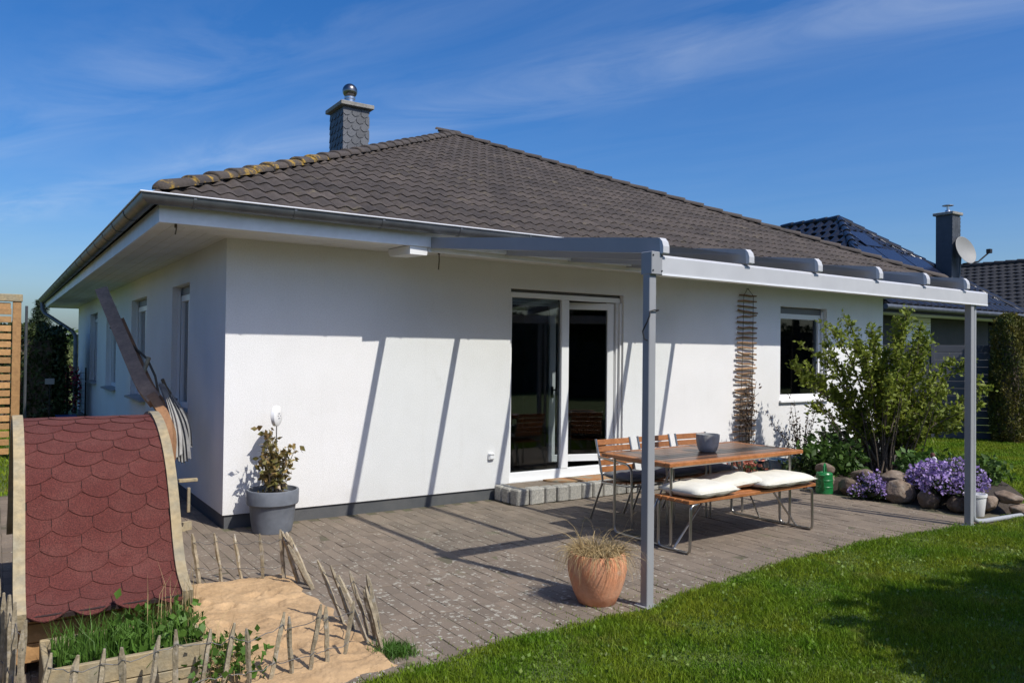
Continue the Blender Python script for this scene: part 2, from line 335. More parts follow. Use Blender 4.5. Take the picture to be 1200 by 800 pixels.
def link(name, me, parent=None, M=None):
    o = bpy.data.objects.new(name, me); COL.objects.link(o)
    if parent is not None: o.parent = parent
    if M is not None: o.matrix_local = M
    return o
def autosmooth(o, ang=40):
    me = o.data
    me.polygons.foreach_set('use_smooth', [True]*len(me.polygons))
    try: me.set_sharp_from_angle(angle=R(ang))
    except Exception: pass
    return o
def mesh_np(name, V, Fc, m, parent=None):
    """vertices (N,3), faces (M,k) from arrays"""
    V = np.asarray(V, np.float32); Fc = np.asarray(Fc, np.int32); k = Fc.shape[1]
    me = bpy.data.meshes.new(name); me.vertices.add(len(V)); me.vertices.foreach_set('co', V.ravel())
    me.loops.add(Fc.size); me.loops.foreach_set('vertex_index', Fc.ravel())
    me.polygons.add(len(Fc)); me.polygons.foreach_set('loop_start', np.arange(0, Fc.size, k, dtype=np.int32)); me.polygons.foreach_set('loop_total', np.full(len(Fc), k, np.int32))
    me.update(calc_edges=True); me.validate()
    if m: me.materials.append(m)
    return link(name, me, parent)
def tag(o, label=None, cat=None, group=None, kind=None):
    if label: o['label'] = label
    if cat: o['category'] = cat
    if group: o['group'] = group
    if kind: o['kind'] = kind
    return o
def empty(name, loc=(0,0,0), rz=0, label=None, cat=None, group=None):
    o = bpy.data.objects.new(name, None); COL.objects.link(o); o.location = loc; o.rotation_euler = (0,0,rz); o.empty_display_size = .1
    return tag(o, label, cat, group)
def leaves(name, P, size, m, parent=None, up=.3, aspect=.5, droop=None, fold=.25, spread=.35):
    """P (n,3) leaf base points -> kite shaped leaves of two folded faces"""
    P = np.asarray(P, float); n = len(P)
    d = rng.normal(size=(n,3)); d[:,2] += up
    if droop is not None: d += droop
    d /= np.linalg.norm(d, axis=1)[:,None]
    r = rng.normal(size=(n,3)); sd = np.cross(d, r); sd /= np.linalg.norm(sd, axis=1)[:,None]; nn = np.cross(sd, d)
    s = (size*(1+spread*rng.uniform(-1,1,n)))[:,None]
    a = P; t = P + d*s; l = P + d*s*.45 + sd*s*aspect*.5 + nn*s*fold*.3; rr = P + d*s*.45 - sd*s*aspect*.5 + nn*s*fold*.3
    V = np.stack([a, rr, t, l], 1).reshape(-1,3); i = np.arange(n)*4
    Fc = np.concatenate([np.stack([i, i+1, i+2], 1), np.stack([i, i+2, i+3], 1)])
    return mesh_np(name, V, Fc, m, parent)
def blades(name, P, h, w, m, parent=None, lean=.35, kind=None):
    """grass blades: bent, two faces each"""
    P = np.asarray(P, float); n = len(P)
    h = np.broadcast_to(h, (n,))*rng.uniform(.5, 1.3, n); w = np.broadcast_to(w, (n,))
    a = rng.uniform(0, 2*np.pi, n); b = rng.uniform(0, 2*np.pi, n); ln = np.abs(rng.normal(0, lean, n))
    side = np.stack([np.cos(a), np.sin(a), 0*a], 1)*(w*.5)[:,None]
    off = np.stack([np.cos(b)*ln, np.sin(b)*ln, np.ones(n)], 1)
    mid = P + off*np.array([.5,.5,1])*(h*.55)[:,None]*np.array([.6,.6,1]); tip = P + off*h[:,None]*np.array([1,1,.92])
    V = np.stack([P-side, P+side, mid+side*.8, mid-side*.8, tip], 1).reshape(-1,3); i = np.arange(n)*5
    q = np.stack([i, i+1, i+2], 1); q2 = np.stack([i, i+2, i+3], 1); t = np.stack([i+3, i+2, i+4], 1)
    o = mesh_np(name, V, np.concatenate([q, q2, t]), m, parent)
    if kind: o['kind'] = kind
    return o
W, D = 10.57, 15.13                      # house plan
HB, ZS = .124, 2.68                      # plinth top, soffit
def patio_edge(x):                       # where the lawn begins
    xs = [-3,-.3,-.09,.745,1.8,2.4,3.37,4.77,5.6,6.3,6.9]; ys = [-3.9,-3.86,-3.82,-3.74,-3.74,-3.62,-3.47,-3.42,-3.46,-3.56,-3.7]
    return np.interp(x, xs, ys)
# ------------------------------------------------------------------ ground
def in_view(p):                          # rough test used only to decide which repeats become single objects
    dx, dy = p[0]+1.7825, p[1]+7.5017; z = dx*.551+dy*.834; x = dx*.834-dy*.551
    return z > .5 and abs(x/z) < .66 and (1.65-p[2])/z < .46
def cam_dist(p): return math.dist(p, (-1.7825, -7.5017, 1.65))
g = MB().add([(-600,-600,-.02),(600,-600,-.02),(600,900,-.02),(-600,900,-.02)], [(0,1,2,3)])
_xs = np.concatenate([np.arange(-.35, 7.0, .09), [7.5, 9, 16, 30]]); _e = [(x, float(patio_edge(min(x, 6.9)))-.02+random.uniform(-.02,.02)) for x in _xs]
for (xa, ya), (xb, yb) in zip(_e, _e[1:]): g.add([(xa,ya,-.004),(xb,yb,-.004),(xb,yb-.05,.012),(xa,ya-.05,.012),(xb,-14,.012),(xa,-14,.012)], [(0,1,2,3),(3,2,4,5)])
g = g.build('lawn', M_lawn); tag(g, 'green lawn around the patio and the house', kind='structure')
SAND = (-1.05, .06, -3.76, -1.72)
def paved(x, y):
    if y < patio_edge(x)-.02 or x < -3.2: return False
    if x < 0: ok = y < 2.9
    else: ok = y < -.06
    if 2.93 < x < 5.28 and y > -.50: return False
    if SAND[0] < x < SAND[1]-.14 and SAND[2]+.12 < y < SAND[3]-.14: return False
    lim = 6.62 if y < -1.3 else 7.5
    if -1.9 < y <= -1.3: lim = 6.62
    if y < -3.2: lim = 6.75
    return ok and x < lim
pt = MB()
xs = np.arange(-3.2, 7.5, .1)
pv = [(x, float(patio_edge(x))-.03) for x in xs]
pt.add([(-3.25,-3.93,-.0035)]+[(x, y, -.0035) for x, y in pv]+[(7.5,-3.7,-.0035),(7.5,0.05,-.0035),(0,.05,-.0035),(0,2.9,-.0035),(-3.25,2.9,-.0035)], [tuple(range(len(pv)+6))])
patio = pt.build('patio', M_joint); tag(patio, 'grey brown paved patio in front of the house', kind='structure')
pm = MB().box((0,0,-.03), (.0972,.1972,.06), b=.002).build('paver', M_paver, mesh_only=True)
cells = []
PX, PY = .10, .20
for i in range(-32, 76):
    for j in range(-20, 16):
        x = i*PX+.05; y = j*PY + (PY/2 if i % 2 else 0)
        if paved(x, y): cells.append((x, y))
cells.sort(key=lambda c: (not in_view((c[0], c[1], 0)), cam_dist((c[0], c[1], 0))))
stuff = MB(); base = [tuple(v.co) for v in pm.vertices]; bf = [tuple(p.vertices) for p in pm.polygons]
for k, (x, y) in enumerate(cells):
    z = random.gauss(0, .0012); tx, ty = random.gauss(0, .008), random.gauss(0, .011); rz = random.gauss(0, .007); x += random.gauss(0, .0012); y += random.gauss(0, .003)
    if k < 300:
        o = link('paver', pm, patio); o.location = (x, y, z); o.rotation_euler = (tx, ty, rz)
    else:
        m = Matrix.Rotation(rz, 3, 'Z') @ Matrix.Rotation(tx, 3, 'X') @ Matrix.Rotation(ty, 3, 'Y')
        stuff.add([m @ Vector(b)+Vector((x, y, z)) for b in base], bf)
tag(stuff.build('pavers', M_paver, patio), kind='stuff')
# sand
NS = 150
xs = np.linspace(SAND[0], SAND[1], NS); ys = np.linspace(SAND[2], SAND[3], NS); X, Y = np.meshgrid(xs, ys)
def fbm(x, y, s):
    return sum(np.sin(x*s*f*1.3+f*3.1+1.7*np.sin(y*s*f*.9+f))*np.cos(y*s*f*1.1+f*1.7+np.sin(x*s*f)) / f for f in (1, 2.1, 4.3, 8.2))
ex = np.minimum(np.minimum((X-SAND[0]), (SAND[1]-X))*11, np.minimum((Y-SAND[2]), (SAND[3]-Y))*11).clip(0, 1); ex = ex*ex*(3-2*ex)
Xo = X + (.025*np.sin(Y*9)+.02*np.sin(Y*23+1))*(1-ex); Yo = Y + (.025*np.sin(X*10+1)+.02*np.sin(X*27))*(1-ex)
pits = np.zeros_like(X)
for _ in range(34):
    px_, py_, a_ = rng.uniform(SAND[0]+.1, SAND[1]-.1), rng.uniform(SAND[2]+.1, SAND[3]-.1), rng.uniform(0, 3.1); du = (X-px_)*np.cos(a_)+(Y-py_)*np.sin(a_); dv = -(X-px_)*np.sin(a_)+(Y-py_)*np.cos(a_)
    q = (du/rng.uniform(.05,.11))**2+(dv/rng.uniform(.03,.05))**2; pits += -.020*np.exp(-q)+.009*np.exp(-(np.sqrt(q)-1.5)**2*4)
Z = -.006 + ex*(.034+.008*fbm(X, Y, 4)+.004*fbm(X, Y, 17)+pits+rng.normal(0,.0016,X.shape))
i = np.arange(NS*NS).reshape(NS, NS)
sand = mesh_np('sand', np.stack([Xo, Yo, Z], -1).reshape(-1,3), np.stack([i[:-1,:-1], i[:-1,1:], i[1:,1:], i[1:,:-1]], -1).reshape(-1,4), M_sand)
sand.data.polygons.foreach_set('use_smooth', [True]*len(sand.data.polygons)); tag(sand, 'pale yellow sand of the sandbox', kind='structure')
# flower bed soil
bp = [(6.72,-1.2),(6.75,-1.9),(6.85,-2.6),(6.95,-3.3),(7.4,-3.45),(8.6,-3.0),(9.6,-2.2),(10.2,-.9),(10.4,-.05),(7.5,-.05),(7.45,-1.0)]
bed = MB().add([(8.1,-1.8,.16)]+[(x, y, -.0035) for x, y in bp]+[((x-8.1)*.88+8.1, (y+1.8)*.88-1.8, .12) for x, y in bp],
   [(1+k, 1+(k+1)%11, 12+(k+1)%11, 12+k) for k in range(11)]+[(0, 12+k, 12+(k+1)%11) for k in range(11)]).build('flower_bed', M_soil)
tag(bed, 'dark soil of the raised flower bed', kind='structure')
# ------------------------------------------------------------------ house
house = empty('house', (0,0,0), label='white rendered bungalow with brown tiled hip roof', cat='house')
def wall_panel(mb, L, z0, z1, holes, th, fr):
    """wall with rectangular holes; fr(u, depth, z) -> xyz; depth 0 is the outer face"""
    us = sorted({0, L, *[h[0] for h in holes], *[h[1] for h in holes]}); zs = sorted({z0, z1, *[h[2] for h in holes], *[h[3] for h in holes]})
    def hole(u, z): return any(h[0] < u < h[1] and h[2] < z < h[3] for h in holes)
    for a, b in zip(us, us[1:]):
        for c, d in zip(zs, zs[1:]):
            if hole((a+b)/2, (c+d)/2): continue
            for dep in (0, th): mb.add([fr(a,dep,c), fr(b,dep,c), fr(b,dep,d), fr(a,dep,d)], [(0,1,2,3)])
    for (a, b, c, d) in holes:
        for (p, q) in (((a,c),(b,c)),((b,c),(b,d)),((b,d),(a,d)),((a,d),(a,c))):
            mb.add([fr(p[0],0,p[1]), fr(q[0],0,q[1]), fr(q[0],th,q[1]), fr(p[0],th,p[1])], [(0,1,2,3)])
DOOR = (3.15, 4.86, .15, 2.39); WIN = (7.93, 9.05, .99, 2.385)
LW = [(1.62, 2.62, .95, 2.39), (4.5, 5.95, .93, 2.39), (7.75, 9.2, .93, 2.39), (10.75, 12.2, .93, 2.39)]
mb = MB()
wall_panel(mb, W, HB, ZS+.1, [DOOR, WIN], .34, lambda u, d, z: (u, d, z))
wall_panel(mb, D, HB, ZS+.1, LW, .34, lambda u, d, z: (d, u, z))
wall_panel(mb, W, HB, ZS+.1, [], .34, lambda u, d, z: (u, D-d, z))
wall_panel(mb, D, HB, ZS+.1, [], .34, lambda u, d, z: (W-d, u, z))
mb.add([(0,0,HB),(W,0,HB),(W,.34,HB),(0,.34,HB)], [(0,1,2,3)]); mb.add([(0,0,HB),(.34,0,HB),(.34,D,HB),(0,D,HB)], [(0,1,2,3)])
me = bpy.data.meshes.new('wall'); me.from_pydata(mb.v, [], mb.f); me.update(); me.materials.append(M_plaster)
bm = bmesh.new(); bm.from_mesh(me); bmesh.ops.remove_doubles(bm, verts=bm.verts, dist=1e-4); bmesh.ops.recalc_face_normals(bm, faces=bm.faces); bm.to_mesh(me); bm.free()
link('wall', me, house)
p = .018
MB().box((W/2, D/2, HB/2-.05), (W-2*p, D-2*p, HB+.1)).build('plinth', M_plinth, house)
# interior: floor, partitions, ceiling
MB().box((W/2, D/2, .135), (W-.7, D-.7, .02)).build('interior_floor', M_floor, house)
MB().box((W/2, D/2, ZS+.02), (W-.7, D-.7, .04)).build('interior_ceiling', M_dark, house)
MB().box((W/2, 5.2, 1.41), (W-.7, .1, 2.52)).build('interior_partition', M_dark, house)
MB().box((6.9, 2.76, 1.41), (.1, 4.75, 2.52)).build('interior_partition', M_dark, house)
# soffit boards (mitred), fascia ring, gutter ring
def ring_pt(o, k):
    return ((-o,-o),(W+o,-o),(W+o,D+o),(-o,D+o))[k % 4]
def ring_piece(mb, prof, k):
    """profile [(outward, z)] swept along side k between mitred corners"""
    n = len(prof); vs = [(*ring_pt(o, k), z) for o, z in prof]+[(*ring_pt(o, k+1), z) for o, z in prof]
    mb.add(vs, [(i, (i+1) % n, n+(i+1) % n, n+i) for i in range(n)])
nb = 6; bw = .668/nb
sof = empty('soffit', (0,0,0)); sof.parent = house
for k in range(4):
    for j in range(nb):
        a = j*bw+.003; b = (j+1)*bw-.003; m_ = MB()
        ring_piece(m_, [(a, ZS), (b, ZS), (b+.002, ZS+.004), (b+.002, ZS+.02), (a-.002, ZS+.02), (a-.002, ZS+.004)], k)
        m_.build('soffit_board', M_soffit, sof)
m_ = MB()
for k in range(4): ring_piece(m_, [(0.001, ZS+.021), (.68, ZS+.021), (.68, ZS+.03), (.001, ZS+.03)], k)
m_.build('soffit_backing', M_plinth, sof)
for k in range(4):
    MB_ = MB(); ring_piece(MB_, [(.670, ZS-.012), (.692, ZS-.012), (.692, ZS+.135), (.670, ZS+.135)], k); MB_.build('fascia', M_fascia, house)
gut = MB()
gc, gz, gr = .772, 2.862, .072
prof = [(gc+gr*math.cos(t), gz-gr*math.sin(t)) for t in np.linspace(0, math.pi, 11)]
prof = [(gc+gr+.004, gz+.010), (gc+gr+.009, gz+.004)] + prof + [(gc-gr, gz+.02)]
inner = [(gc+(gr-.006)*math.cos(t), gz-(gr-.006)*math.sin(t)) for t in np.linspace(math.pi, 0, 11)]
for k in range(4): ring_piece(gut, prof+[(gc-gr+.006, gz+.02)]+inner, k)
gutter = autosmooth(gut.build('gutter', M_zinc, house), 50)
rim = MB()
for k in range(4): ring_piece(rim, [(gc+gr+.000, gz+.006), (gc+gr+.012, gz+.006), (gc+gr+.014, gz+.012), (gc+gr+.010, gz+.018), (gc+gr+.001, gz+.018)], k)
rim.build('gutter_rim', mat('bright_zinc', (.62,.63,.65), .4, metal=.2), gutter)
def bracket(x, y, ax):
    m_ = MB(); pts = [(gc+(gr+.003)*math.cos(t), gz-(gr+.003)*math.sin(t)) for t in np.linspace(-.1, math.pi, 12)]
    for (o1, z1), (o2, z2) in zip(pts, pts[1:]):
        if ax == 'y': m_.bar((x, -o1, z1), (x, -o2, z2), .022, .004, up=(0, -math.cos(0), .01))
        else: m_.bar((-o1, y, z1), (-o2, y, z2), .022, .004, up=(-1, 0, .01))
    return m_.build('gutter_bracket', M_zinc, gutter)
for x in np.arange(-.45, W+.5, .82): bracket(x, 0, 'y')
for y in np.arange(.2, D+.5, .82): bracket(0, y, 'x')
# down pipe at the far left corner
dp = MB(); dp.tube([(-.77,D+.62,2.80),(-.77,D+.6,2.62),(-.72,D+.55,2.52),(-.12,D+.05,2.06),(-.06,D-.02,1.95),(-.06,D-.06,1.8),(-.06,D-.06,0)], .05, 10)
autosmooth(dp.build('downpipe', M_zinc, house))
# ------------------------------------------------------------------ roof
EO, EZ, TAN = .80, 2.850, .4655
RUN = W/2+EO; cosr = 1/math.sqrt(1+TAN*TAN); sinr = TAN*cosr
AP = Vector((W/2, W/2, EZ+RUN*TAN)); AP2 = Vector((W/2, D-W/2, AP.z))
roof = empty('roof', (0,0,0)); roof.parent = house
c0, c1, c2, c3 = [Vector((*ring_pt(EO, k), EZ)) for k in range(4)]
dk = MB(); dz = Vector((0,0,-.02)); cs = [c+dz for c in (c0, c1, c2, c3)]; a1, a2 = AP+dz, AP2+dz
dk.add([*cs, a1, a2], [(0,1,4), (1,2,5,4), (2,3,5), (3,0,4,5)])
dk.build('roof_deck', M_deck, roof)
TW, TE, TL = .30, .275, .34
def tile_mesh():
    m_ = MB(); us = np.linspace(0, TW, 13)
    hf = lambda u: .026*(.5-.5*math.cos(2*math.pi*u/TW*2))**.9
    lo = [(u, 0, .016+hf(u)) for u in us]; up = [(u, TL, .001+hf(u)) for u in us]; lip = [(u, .004, -.002+hf(u)*.97) for u in us]
    n = len(us); m_.add(lo+up+lip, [(i, i+1, n+i+1, n+i) for i in range(n-1)]+[(i, 2*n+i, 2*n+i+1, i+1) for i in range(n-1)])
    me = m_.build('roof_tile', M_tile, mesh_only=True)
    for p_ in me.polygons: p_.use_smooth = True
    try: me.set_sharp_from_angle(angle=R(40))
    except Exception: pass
    return me
tm = tile_mesh(); tv = [tuple(v.co) for v in tm.vertices]; tf = [tuple(p_.vertices) for p_ in tm.polygons]
def slope_frame(origin, udir, inward):
    u = Vector(udir); s = (Vector(inward)*cosr + Vector((0,0,sinr))); n = u.cross(s)
    return Matrix.Translation(origin) @ Matrix((u, s, n)).transposed().to_4x4()
slopes = [(slope_frame(c0, (1,0,0), (0,1,0)), W+2*EO, True), (slope_frame(c3, (0,-1,0), (1,0,0)), D+2*EO, False),
          (slope_frame(c1, (0,1,0), (-1,0,0)), D+2*EO, False), (slope_frame(c2, (-1,0,0), (0,-1,0)), W+2*EO, False)]
SL = RUN/cosr
whole = []; roof_bm = []
for fr, L, front in slopes:
    bmx = MB()
    for r_ in range(int(SL/TE)+1):
        s = r_*TE-.03; off = (r_ % 2)*TW/2
        for c_ in range(-1, int(L/TW)+2):
            u = c_*TW+off; e0 = s*cosr; e1 = (s+TL)*cosr
            if u+TW < e0 or u > L-e0: continue
            if front and u > e1+.02 and u+TW < L-e1-.02 and s+TL < SL: whole.append((fr, u, s)); continue
            bmx.add([(a+u, b+s, h) for a, b, h in tv], tf)
    roof_bm.append((fr, L, bmx))
whole.sort(key=lambda w: cam_dist(w[0] @ Vector((w[1]+.15, w[2]+.2, 0))))
for fr, u, s in whole[:300]:
    o = link('roof_tile', tm, roof); o.matrix_local = fr @ Matrix.Translation((u+random.gauss(0,.002), s+random.gauss(0,.004), random.gauss(0, .001))) @ Matrix.Rotation(random.gauss(0, .006), 4, 'Z')
for fr, u, s in whole[300:]:
    ju, js, jh = random.gauss(0,.002), random.gauss(0,.004), random.gauss(0,.001); roof_bm[0][2].add([(a+u+ju, b+s+js, h+jh) for a, b, h in tv], tf)
tot = bmesh.new()
for fr, L, bmx in roof_bm:
    me = bpy.data.meshes.new('x'); me.from_pydata(bmx.v, [], bmx.f); b_ = bmesh.new(); b_.from_mesh(me)
    for co, no in (((0,0,0), (-1, cosr, 0)), ((L,0,0), (1, cosr, 0))):
        bmesh.ops.bisect_plane(b_, geom=b_.verts[:]+b_.edges[:]+b_.faces[:], plane_co=co, plane_no=no, clear_outer=True)
    bmesh.ops.bisect_plane(b_, geom=b_.verts[:]+b_.edges[:]+b_.faces[:], plane_co=(0,SL,0), plane_no=(0,1,0), clear_outer=True)
    bmesh.ops.transform(b_, matrix=fr, verts=b_.verts[:]); b_.to_mesh(me); b_.free(); tot.from_mesh(me); bpy.data.meshes.remove(me)
me = bpy.data.meshes.new('roof_tiles'); tot.to_mesh(me); tot.free(); me.materials.append(M_tile)
me.polygons.foreach_set('use_smooth', [True]*len(me.polygons))
try: me.set_sharp_from_angle(angle=R(40))
except Exception: pass
tag(link('roof_tiles', me, roof), kind='stuff')
M_cap = mat('hip_cap_tile', (.078,.062,.052), .85, col2=(.055,.045,.039), nscale=3, piece=.16, bump=.5, bscale=60, var=.15)
M_cap_l = mat('hip_cap_lichen', (.085,.066,.05), .88, col2=(.055,.045,.039), nscale=3, piece=.16, bump=.6, bscale=60, var=.15, stain=((.36,.22,.03), 6.5, .52, .63))
def cap_mesh(end=False):
    m_ = MB(); A = np.linspace(-.12, math.pi+.12, 12); L_ = .40
    ring = lambda s, r, dz: [(.80*r*math.cos(a), s, r*.52*math.sin(a)+dz) for a in A]
    if end: st = [(-.10,.03,.0), (-.085,.075,.0), (-.05,.105,.0), (0,.122,.006), (.40,.112,-.004)]
    else: st = [(0,.118,.006), (.012,.124,.008), (.05,.122,.006), (.40,.105,-.006)]
    n = len(A); vs = [q for (s, r, d) in st for q in ring(s, r, d)]
    inn = ring(st[0][0]+.0, st[0][1]-.02, st[0][2]-.01)
    fs = [(i*n+k, i*n+k+1, (i+1)*n+k+1, (i+1)*n+k) for i in range(len(st)-1) for k in range(n-1)]
    o_ = len(vs); vs += inn; fs += [(k, o_+k, o_+k+1, k+1) for k in range(n-1)]
    return m_.add(vs, fs).build('hip_tile', M_cap, mesh_only=True, smooth=True)
cm, ce = cap_mesh(), cap_mesh(True)
cml, cel = cm.copy(), ce.copy()
for q_ in (cml, cel): q_.materials.clear(); q_.materials.append(M_cap_l)
def cap_line(a, b, lift=.028):
    d = (b-a); L = d.length; d.normalize(); sd = d.cross(Vector((0,0,1))).normalized(); n = sd.cross(d)
    M0 = Matrix((sd, d, n)).transposed().to_4x4(); k = int(L/.345)
    for i in range(k+1):
        s = .24 + i*(L-.3)/k
        li = a == c0 and i < 9; o = link('hip_tile', (cel if li else ce) if i == 0 and a.z < AP.z-.5 else (cml if li else cm), roof)
        T = Matrix.Translation(a+d*s+n*lift+Vector((0,0,random.gauss(0,.002)))) @ M0 @ Matrix.Rotation(-.02, 4, 'X'); o.matrix_local = T
cap_line(c0, AP); cap_line(c1, AP); cap_line(c2, AP2); cap_line(c3, AP2); cap_line(AP, AP2, -.075)
# ------------------------------------------------------------------ chimney
ch = empty('chimney', (0,0,0)); ch.parent = house
cx0, cx1, cy0, cy1, cz0, cz1 = 3.345, 3.845, 5.80, 6.48, 4.5, 6.03
MB().box(((cx0+cx1)/2, (cy0+cy1)/2, (cz0+cz1)/2), (cx1-cx0-.03, cy1-cy0-.03, cz1-cz0)).build('chimney_core', M_slate, ch)
def slate_face(o, u, n, L, z0, z1):
    o = Vector(o); u = Vector(u); n = Vector(n); sw, sh = .17, .125; rows = int((z1-z0)/sh)+1
    for r_ in range(rows):
        for c_ in range(-1, int(L/sw)+2):
            a = c_*sw + (r_ % 2)*sw/2; t = z1 - r_*sh; b = t - sh*1.35
            pts = [(a, t), (a+sw*.98, t), (a+sw*.98, b+sh*.75), (a+sw*.72, b+sh*.2), (a+sw*.3, b), (a, b+sh*.28)]
            pts = [(min(max(q, 0), L), max(z, z0)) for q, z in pts]
            if max(q[0] for q in pts)-min(q[0] for q in pts) < .02 or max(q[1] for q in pts)-min(q[1] for q in pts) < .02: continue
            hh = lambda z: .004+.014*(t-z)/(sh*1.35)
            f1 = [o+u*q+Vector((0,0,z))+n*hh(z) for q, z in pts]; f0 = [o+u*q+Vector((0,0,z))-n*.004 for q, z in pts]; k = len(pts)
            MB().add(f1+f0, [tuple(range(k))]+[(i, k+i, k+(i+1) % k, (i+1) % k) for i in range(k)]).build('slate', M_slate, ch)
slate_face((cx0, cy0+.012, 0), (1,0,0), (0,-1,0), cx1-cx0, 4.9, cz1)
slate_face((cx0+.012, cy1, 0), (0,-1,0), (-1,0,0), cy1-cy0, 4.9, cz1)
MB().box(((cx0+cx1)/2, (cy0+cy1)/2, cz1+.035), (cx1-cx0+.13, cy1-cy0+.13, .075), b=.008).build('chimney_cap', M_conc, ch)
cc = ((cx0+cx1)/2-.03, (cy0+cy1)/2-.08)
fl = MB().lathe([(.10,0),(.10,.05),(.085,.055),(.085,.13),(.10,.135),(.10,.17),(.09,.18)], (*cc, cz1+.072), 20); autosmooth(fl.build('flue', M_steel, ch))
autosmooth(MB().lathe([(.135*math.sin(t)+1e-4, -.135*math.cos(t)) for t in np.linspace(.55, math.pi, 14)], (*cc, cz1+.355), 24).build('flue_ball', mat('dark_steel', (.22,.21,.21), .25, metal=1), ch))
# ------------------------------------------------------------------ patio door
door = empty('patio_door', (0,0,0)); door.parent = house
x0, x1, z0, z1 = DOOR; yf = .10
def frame_rect(mb, x0, x1, z0, z1, w, y, t, wb=None):
    wb = wb or w
    mb.box(((x0+x1)/2, y, z1-w/2), (x1-x0, t, w), b=.004); mb.box(((x0+x1)/2, y, z0+wb/2), (x1-x0, t, wb), b=.004)
    mb.box((x0+w/2, y, (z0+wb+z1-w)/2), (w, t-.004, z1-w-z0-wb), b=.004); mb.box((x1-w/2, y, (z0+wb+z1-w)/2), (w, t-.004, z1-w-z0-wb), b=.004)
f = MB(); frame_rect(f, x0+.004, x1-.004, z0+.004, z1-.035, .06, yf, .07, .11); f.box((3.985, yf-.004, (z0+.114+z1-.095)/2), (.11, .075, z1-.096-z0-.115), b=.004)
f.build('frame', M_upvc, door)
MB().box(((x0+x1)/2, yf+.03, z1-.018), (x1-x0-.01, .12, .028), b=.004).build('shutter_box', M_plinth, door)
MB().box(((x0+x1)/2, yf-.055, z0-.018), (x1-x0+.02, .30, .03), b=.004).build('threshold', M_upvc, door)
for xx in (x0+.018, x1-.018): MB().box((xx, yf-.055, (z0+z1)/2-.02), (.026, .03, z1-z0-.16)).build('shutter_rail', M_upvc, door)
MB().box((3.565, yf+.005, (z0+z1)/2+.02), (.755, .012, 2.05)).build('pane', M_glass, door)
for zz in (2.225, 2.255, 2.285): MB().box((3.565, yf+.05, zz), (.74, .012, .026), b=.003).build('blind_slat', M_siding, door)
leaf = empty('open_leaf', (4.775, yf+.01, 0), -R(17)); leaf.parent = door
f = MB(); frame_rect(f, -.86, 0, z0+.16, z1-.105, .085, 0, .065); f.build('sash', M_upvc, leaf)
# note: leaf turns inwards about its right side
MB().box((-.43, 0, (z0+.16+z1-.105)/2), (.70, .012, z1-z0-.43)).build('pane', M_glass, leaf)
MB().box((-.82, -.045, 1.17), (.03, .02, .14), b=.004).tube([(-.82,-.05,1.2),(-.82,-.085,1.2),(-.75,-.09,1.2)], .011, 8).build('handle', M_black, leaf)
# ------------------------------------------------------------------ windows
def window_on(fr, L, z0, z1, name='window', split=True, rot=0, sill=.10):
    """fr: matrix mapping (u along wall, depth inwards, z)"""
    w = empty(name, (0,0,0)); w.parent = house; w.matrix_local = fr
    f = MB(); frame_rect(f, .004, L-.004, z0+.004, z1-.10, .075, .13, .07); f.build('frame', M_upvc, w)
    if split: MB().box((L/2, .13, (z0+z1-.1)/2), (.11, .064, z1-z0-.26), b=.004).build('mullion', M_upvc, w)
    MB().box((L/2, .135, (z0+z1-.1)/2), (L-.10, .01, z1-z0-.2)).build('pane', M_glass, w)
    MB().box((L/2, .15, z1-.052), (L-.008, .10, .095), b=.005).build('shutter_box', mat('shutter_grey', (.16,.165,.17), .5), w)
    s = MB(); s.extrude([(-sill*.6,-.0035),(.10,.018),(.10,-.0035),(-sill*.6,-.03),(-sill*.6-.004,-.03),(-sill*.6-.004,-.0035)], (-.02,0,z0), (L+.02,0,z0), (0,1,0), (0,0,1)); s.build('sill', M_alu if sill > .11 else M_upvc, w)
    for uu in (.02, L-.02): MB().box((uu, .075, (z0+z1)/2-.02), (.026, .03, z1-z0-.06)).build('shutter_rail', M_upvc, w)
    return w
window_on(Matrix.Translation((WIN[0],0,0)), WIN[1]-WIN[0], WIN[2], WIN[3], split=False, sill=.06)
for (a, b, c, d) in LW:
    window_on(Matrix.Translation((0,b,0)) @ Matrix.Rotation(R(-90), 4, 'Z'), b-a, c, d, sill=.13)
# socket on wall
sk = MB().box((2.90,-.012,.485), (.075,.03,.075), b=.006); sk.box((2.90,-.03,.485), (.055,.012,.055), b=.004)
sk.box((2.90,-.034,.515), (.06,.02,.008)); sk.build('outdoor_socket', M_upvc, house)
# cords under the soffit
for (x, y, z, l) in ((-.55,-.60,ZS,.09), (2.0,-.40,ZS,.19)):
    c_ = MB().tube([(x,y,z+.01),(x+.004,y,z-l*.5),(x-.003,y,z-l)], .006, 6); c_.tube([(x,y,z-.0035),(x,y,z-.035)], .012, 6); c_.build('hanging_cord', M_rope, house)
# ------------------------------------------------------------------ step
step = empty('door_step', (0,0,0), label='low step of granite blocks below the patio door', cat='step')
MB().box((4.11,-.22,.075), (2.2,.38,.15)).build('step_core', M_joint, step)
gx = 2.93
while gx < 5.20:
    w_ = random.uniform(.15,.21); w_ = min(w_, 5.28-gx)
    MB().box((gx+w_/2,-.425+random.gauss(0,.006),.085), (w_-.012,.145,.175+random.gauss(0,.004)), b=.014, rz=random.gauss(0,.02)).build('granite_block', M_granite, step); gx += w_
for yy in (-.275,-.125):
    for xx in (3.0, 5.22): MB().box((xx, yy+.02, .085), (.14,.14,.172), b=.014, rz=random.gauss(0,.02)).build('granite_block', M_granite, step)
for k in range(9): MB().box((3.08+.115+k*.228, -.17, .148), (.222,.32,.03), b=.004).build('step_slab', M_paver, step)
mt = MB(); pr = [(4.12+.55*math.cos(t)*1.0, -.08-.30*math.sin(t)) for t in np.linspace(0, math.pi, 18)]
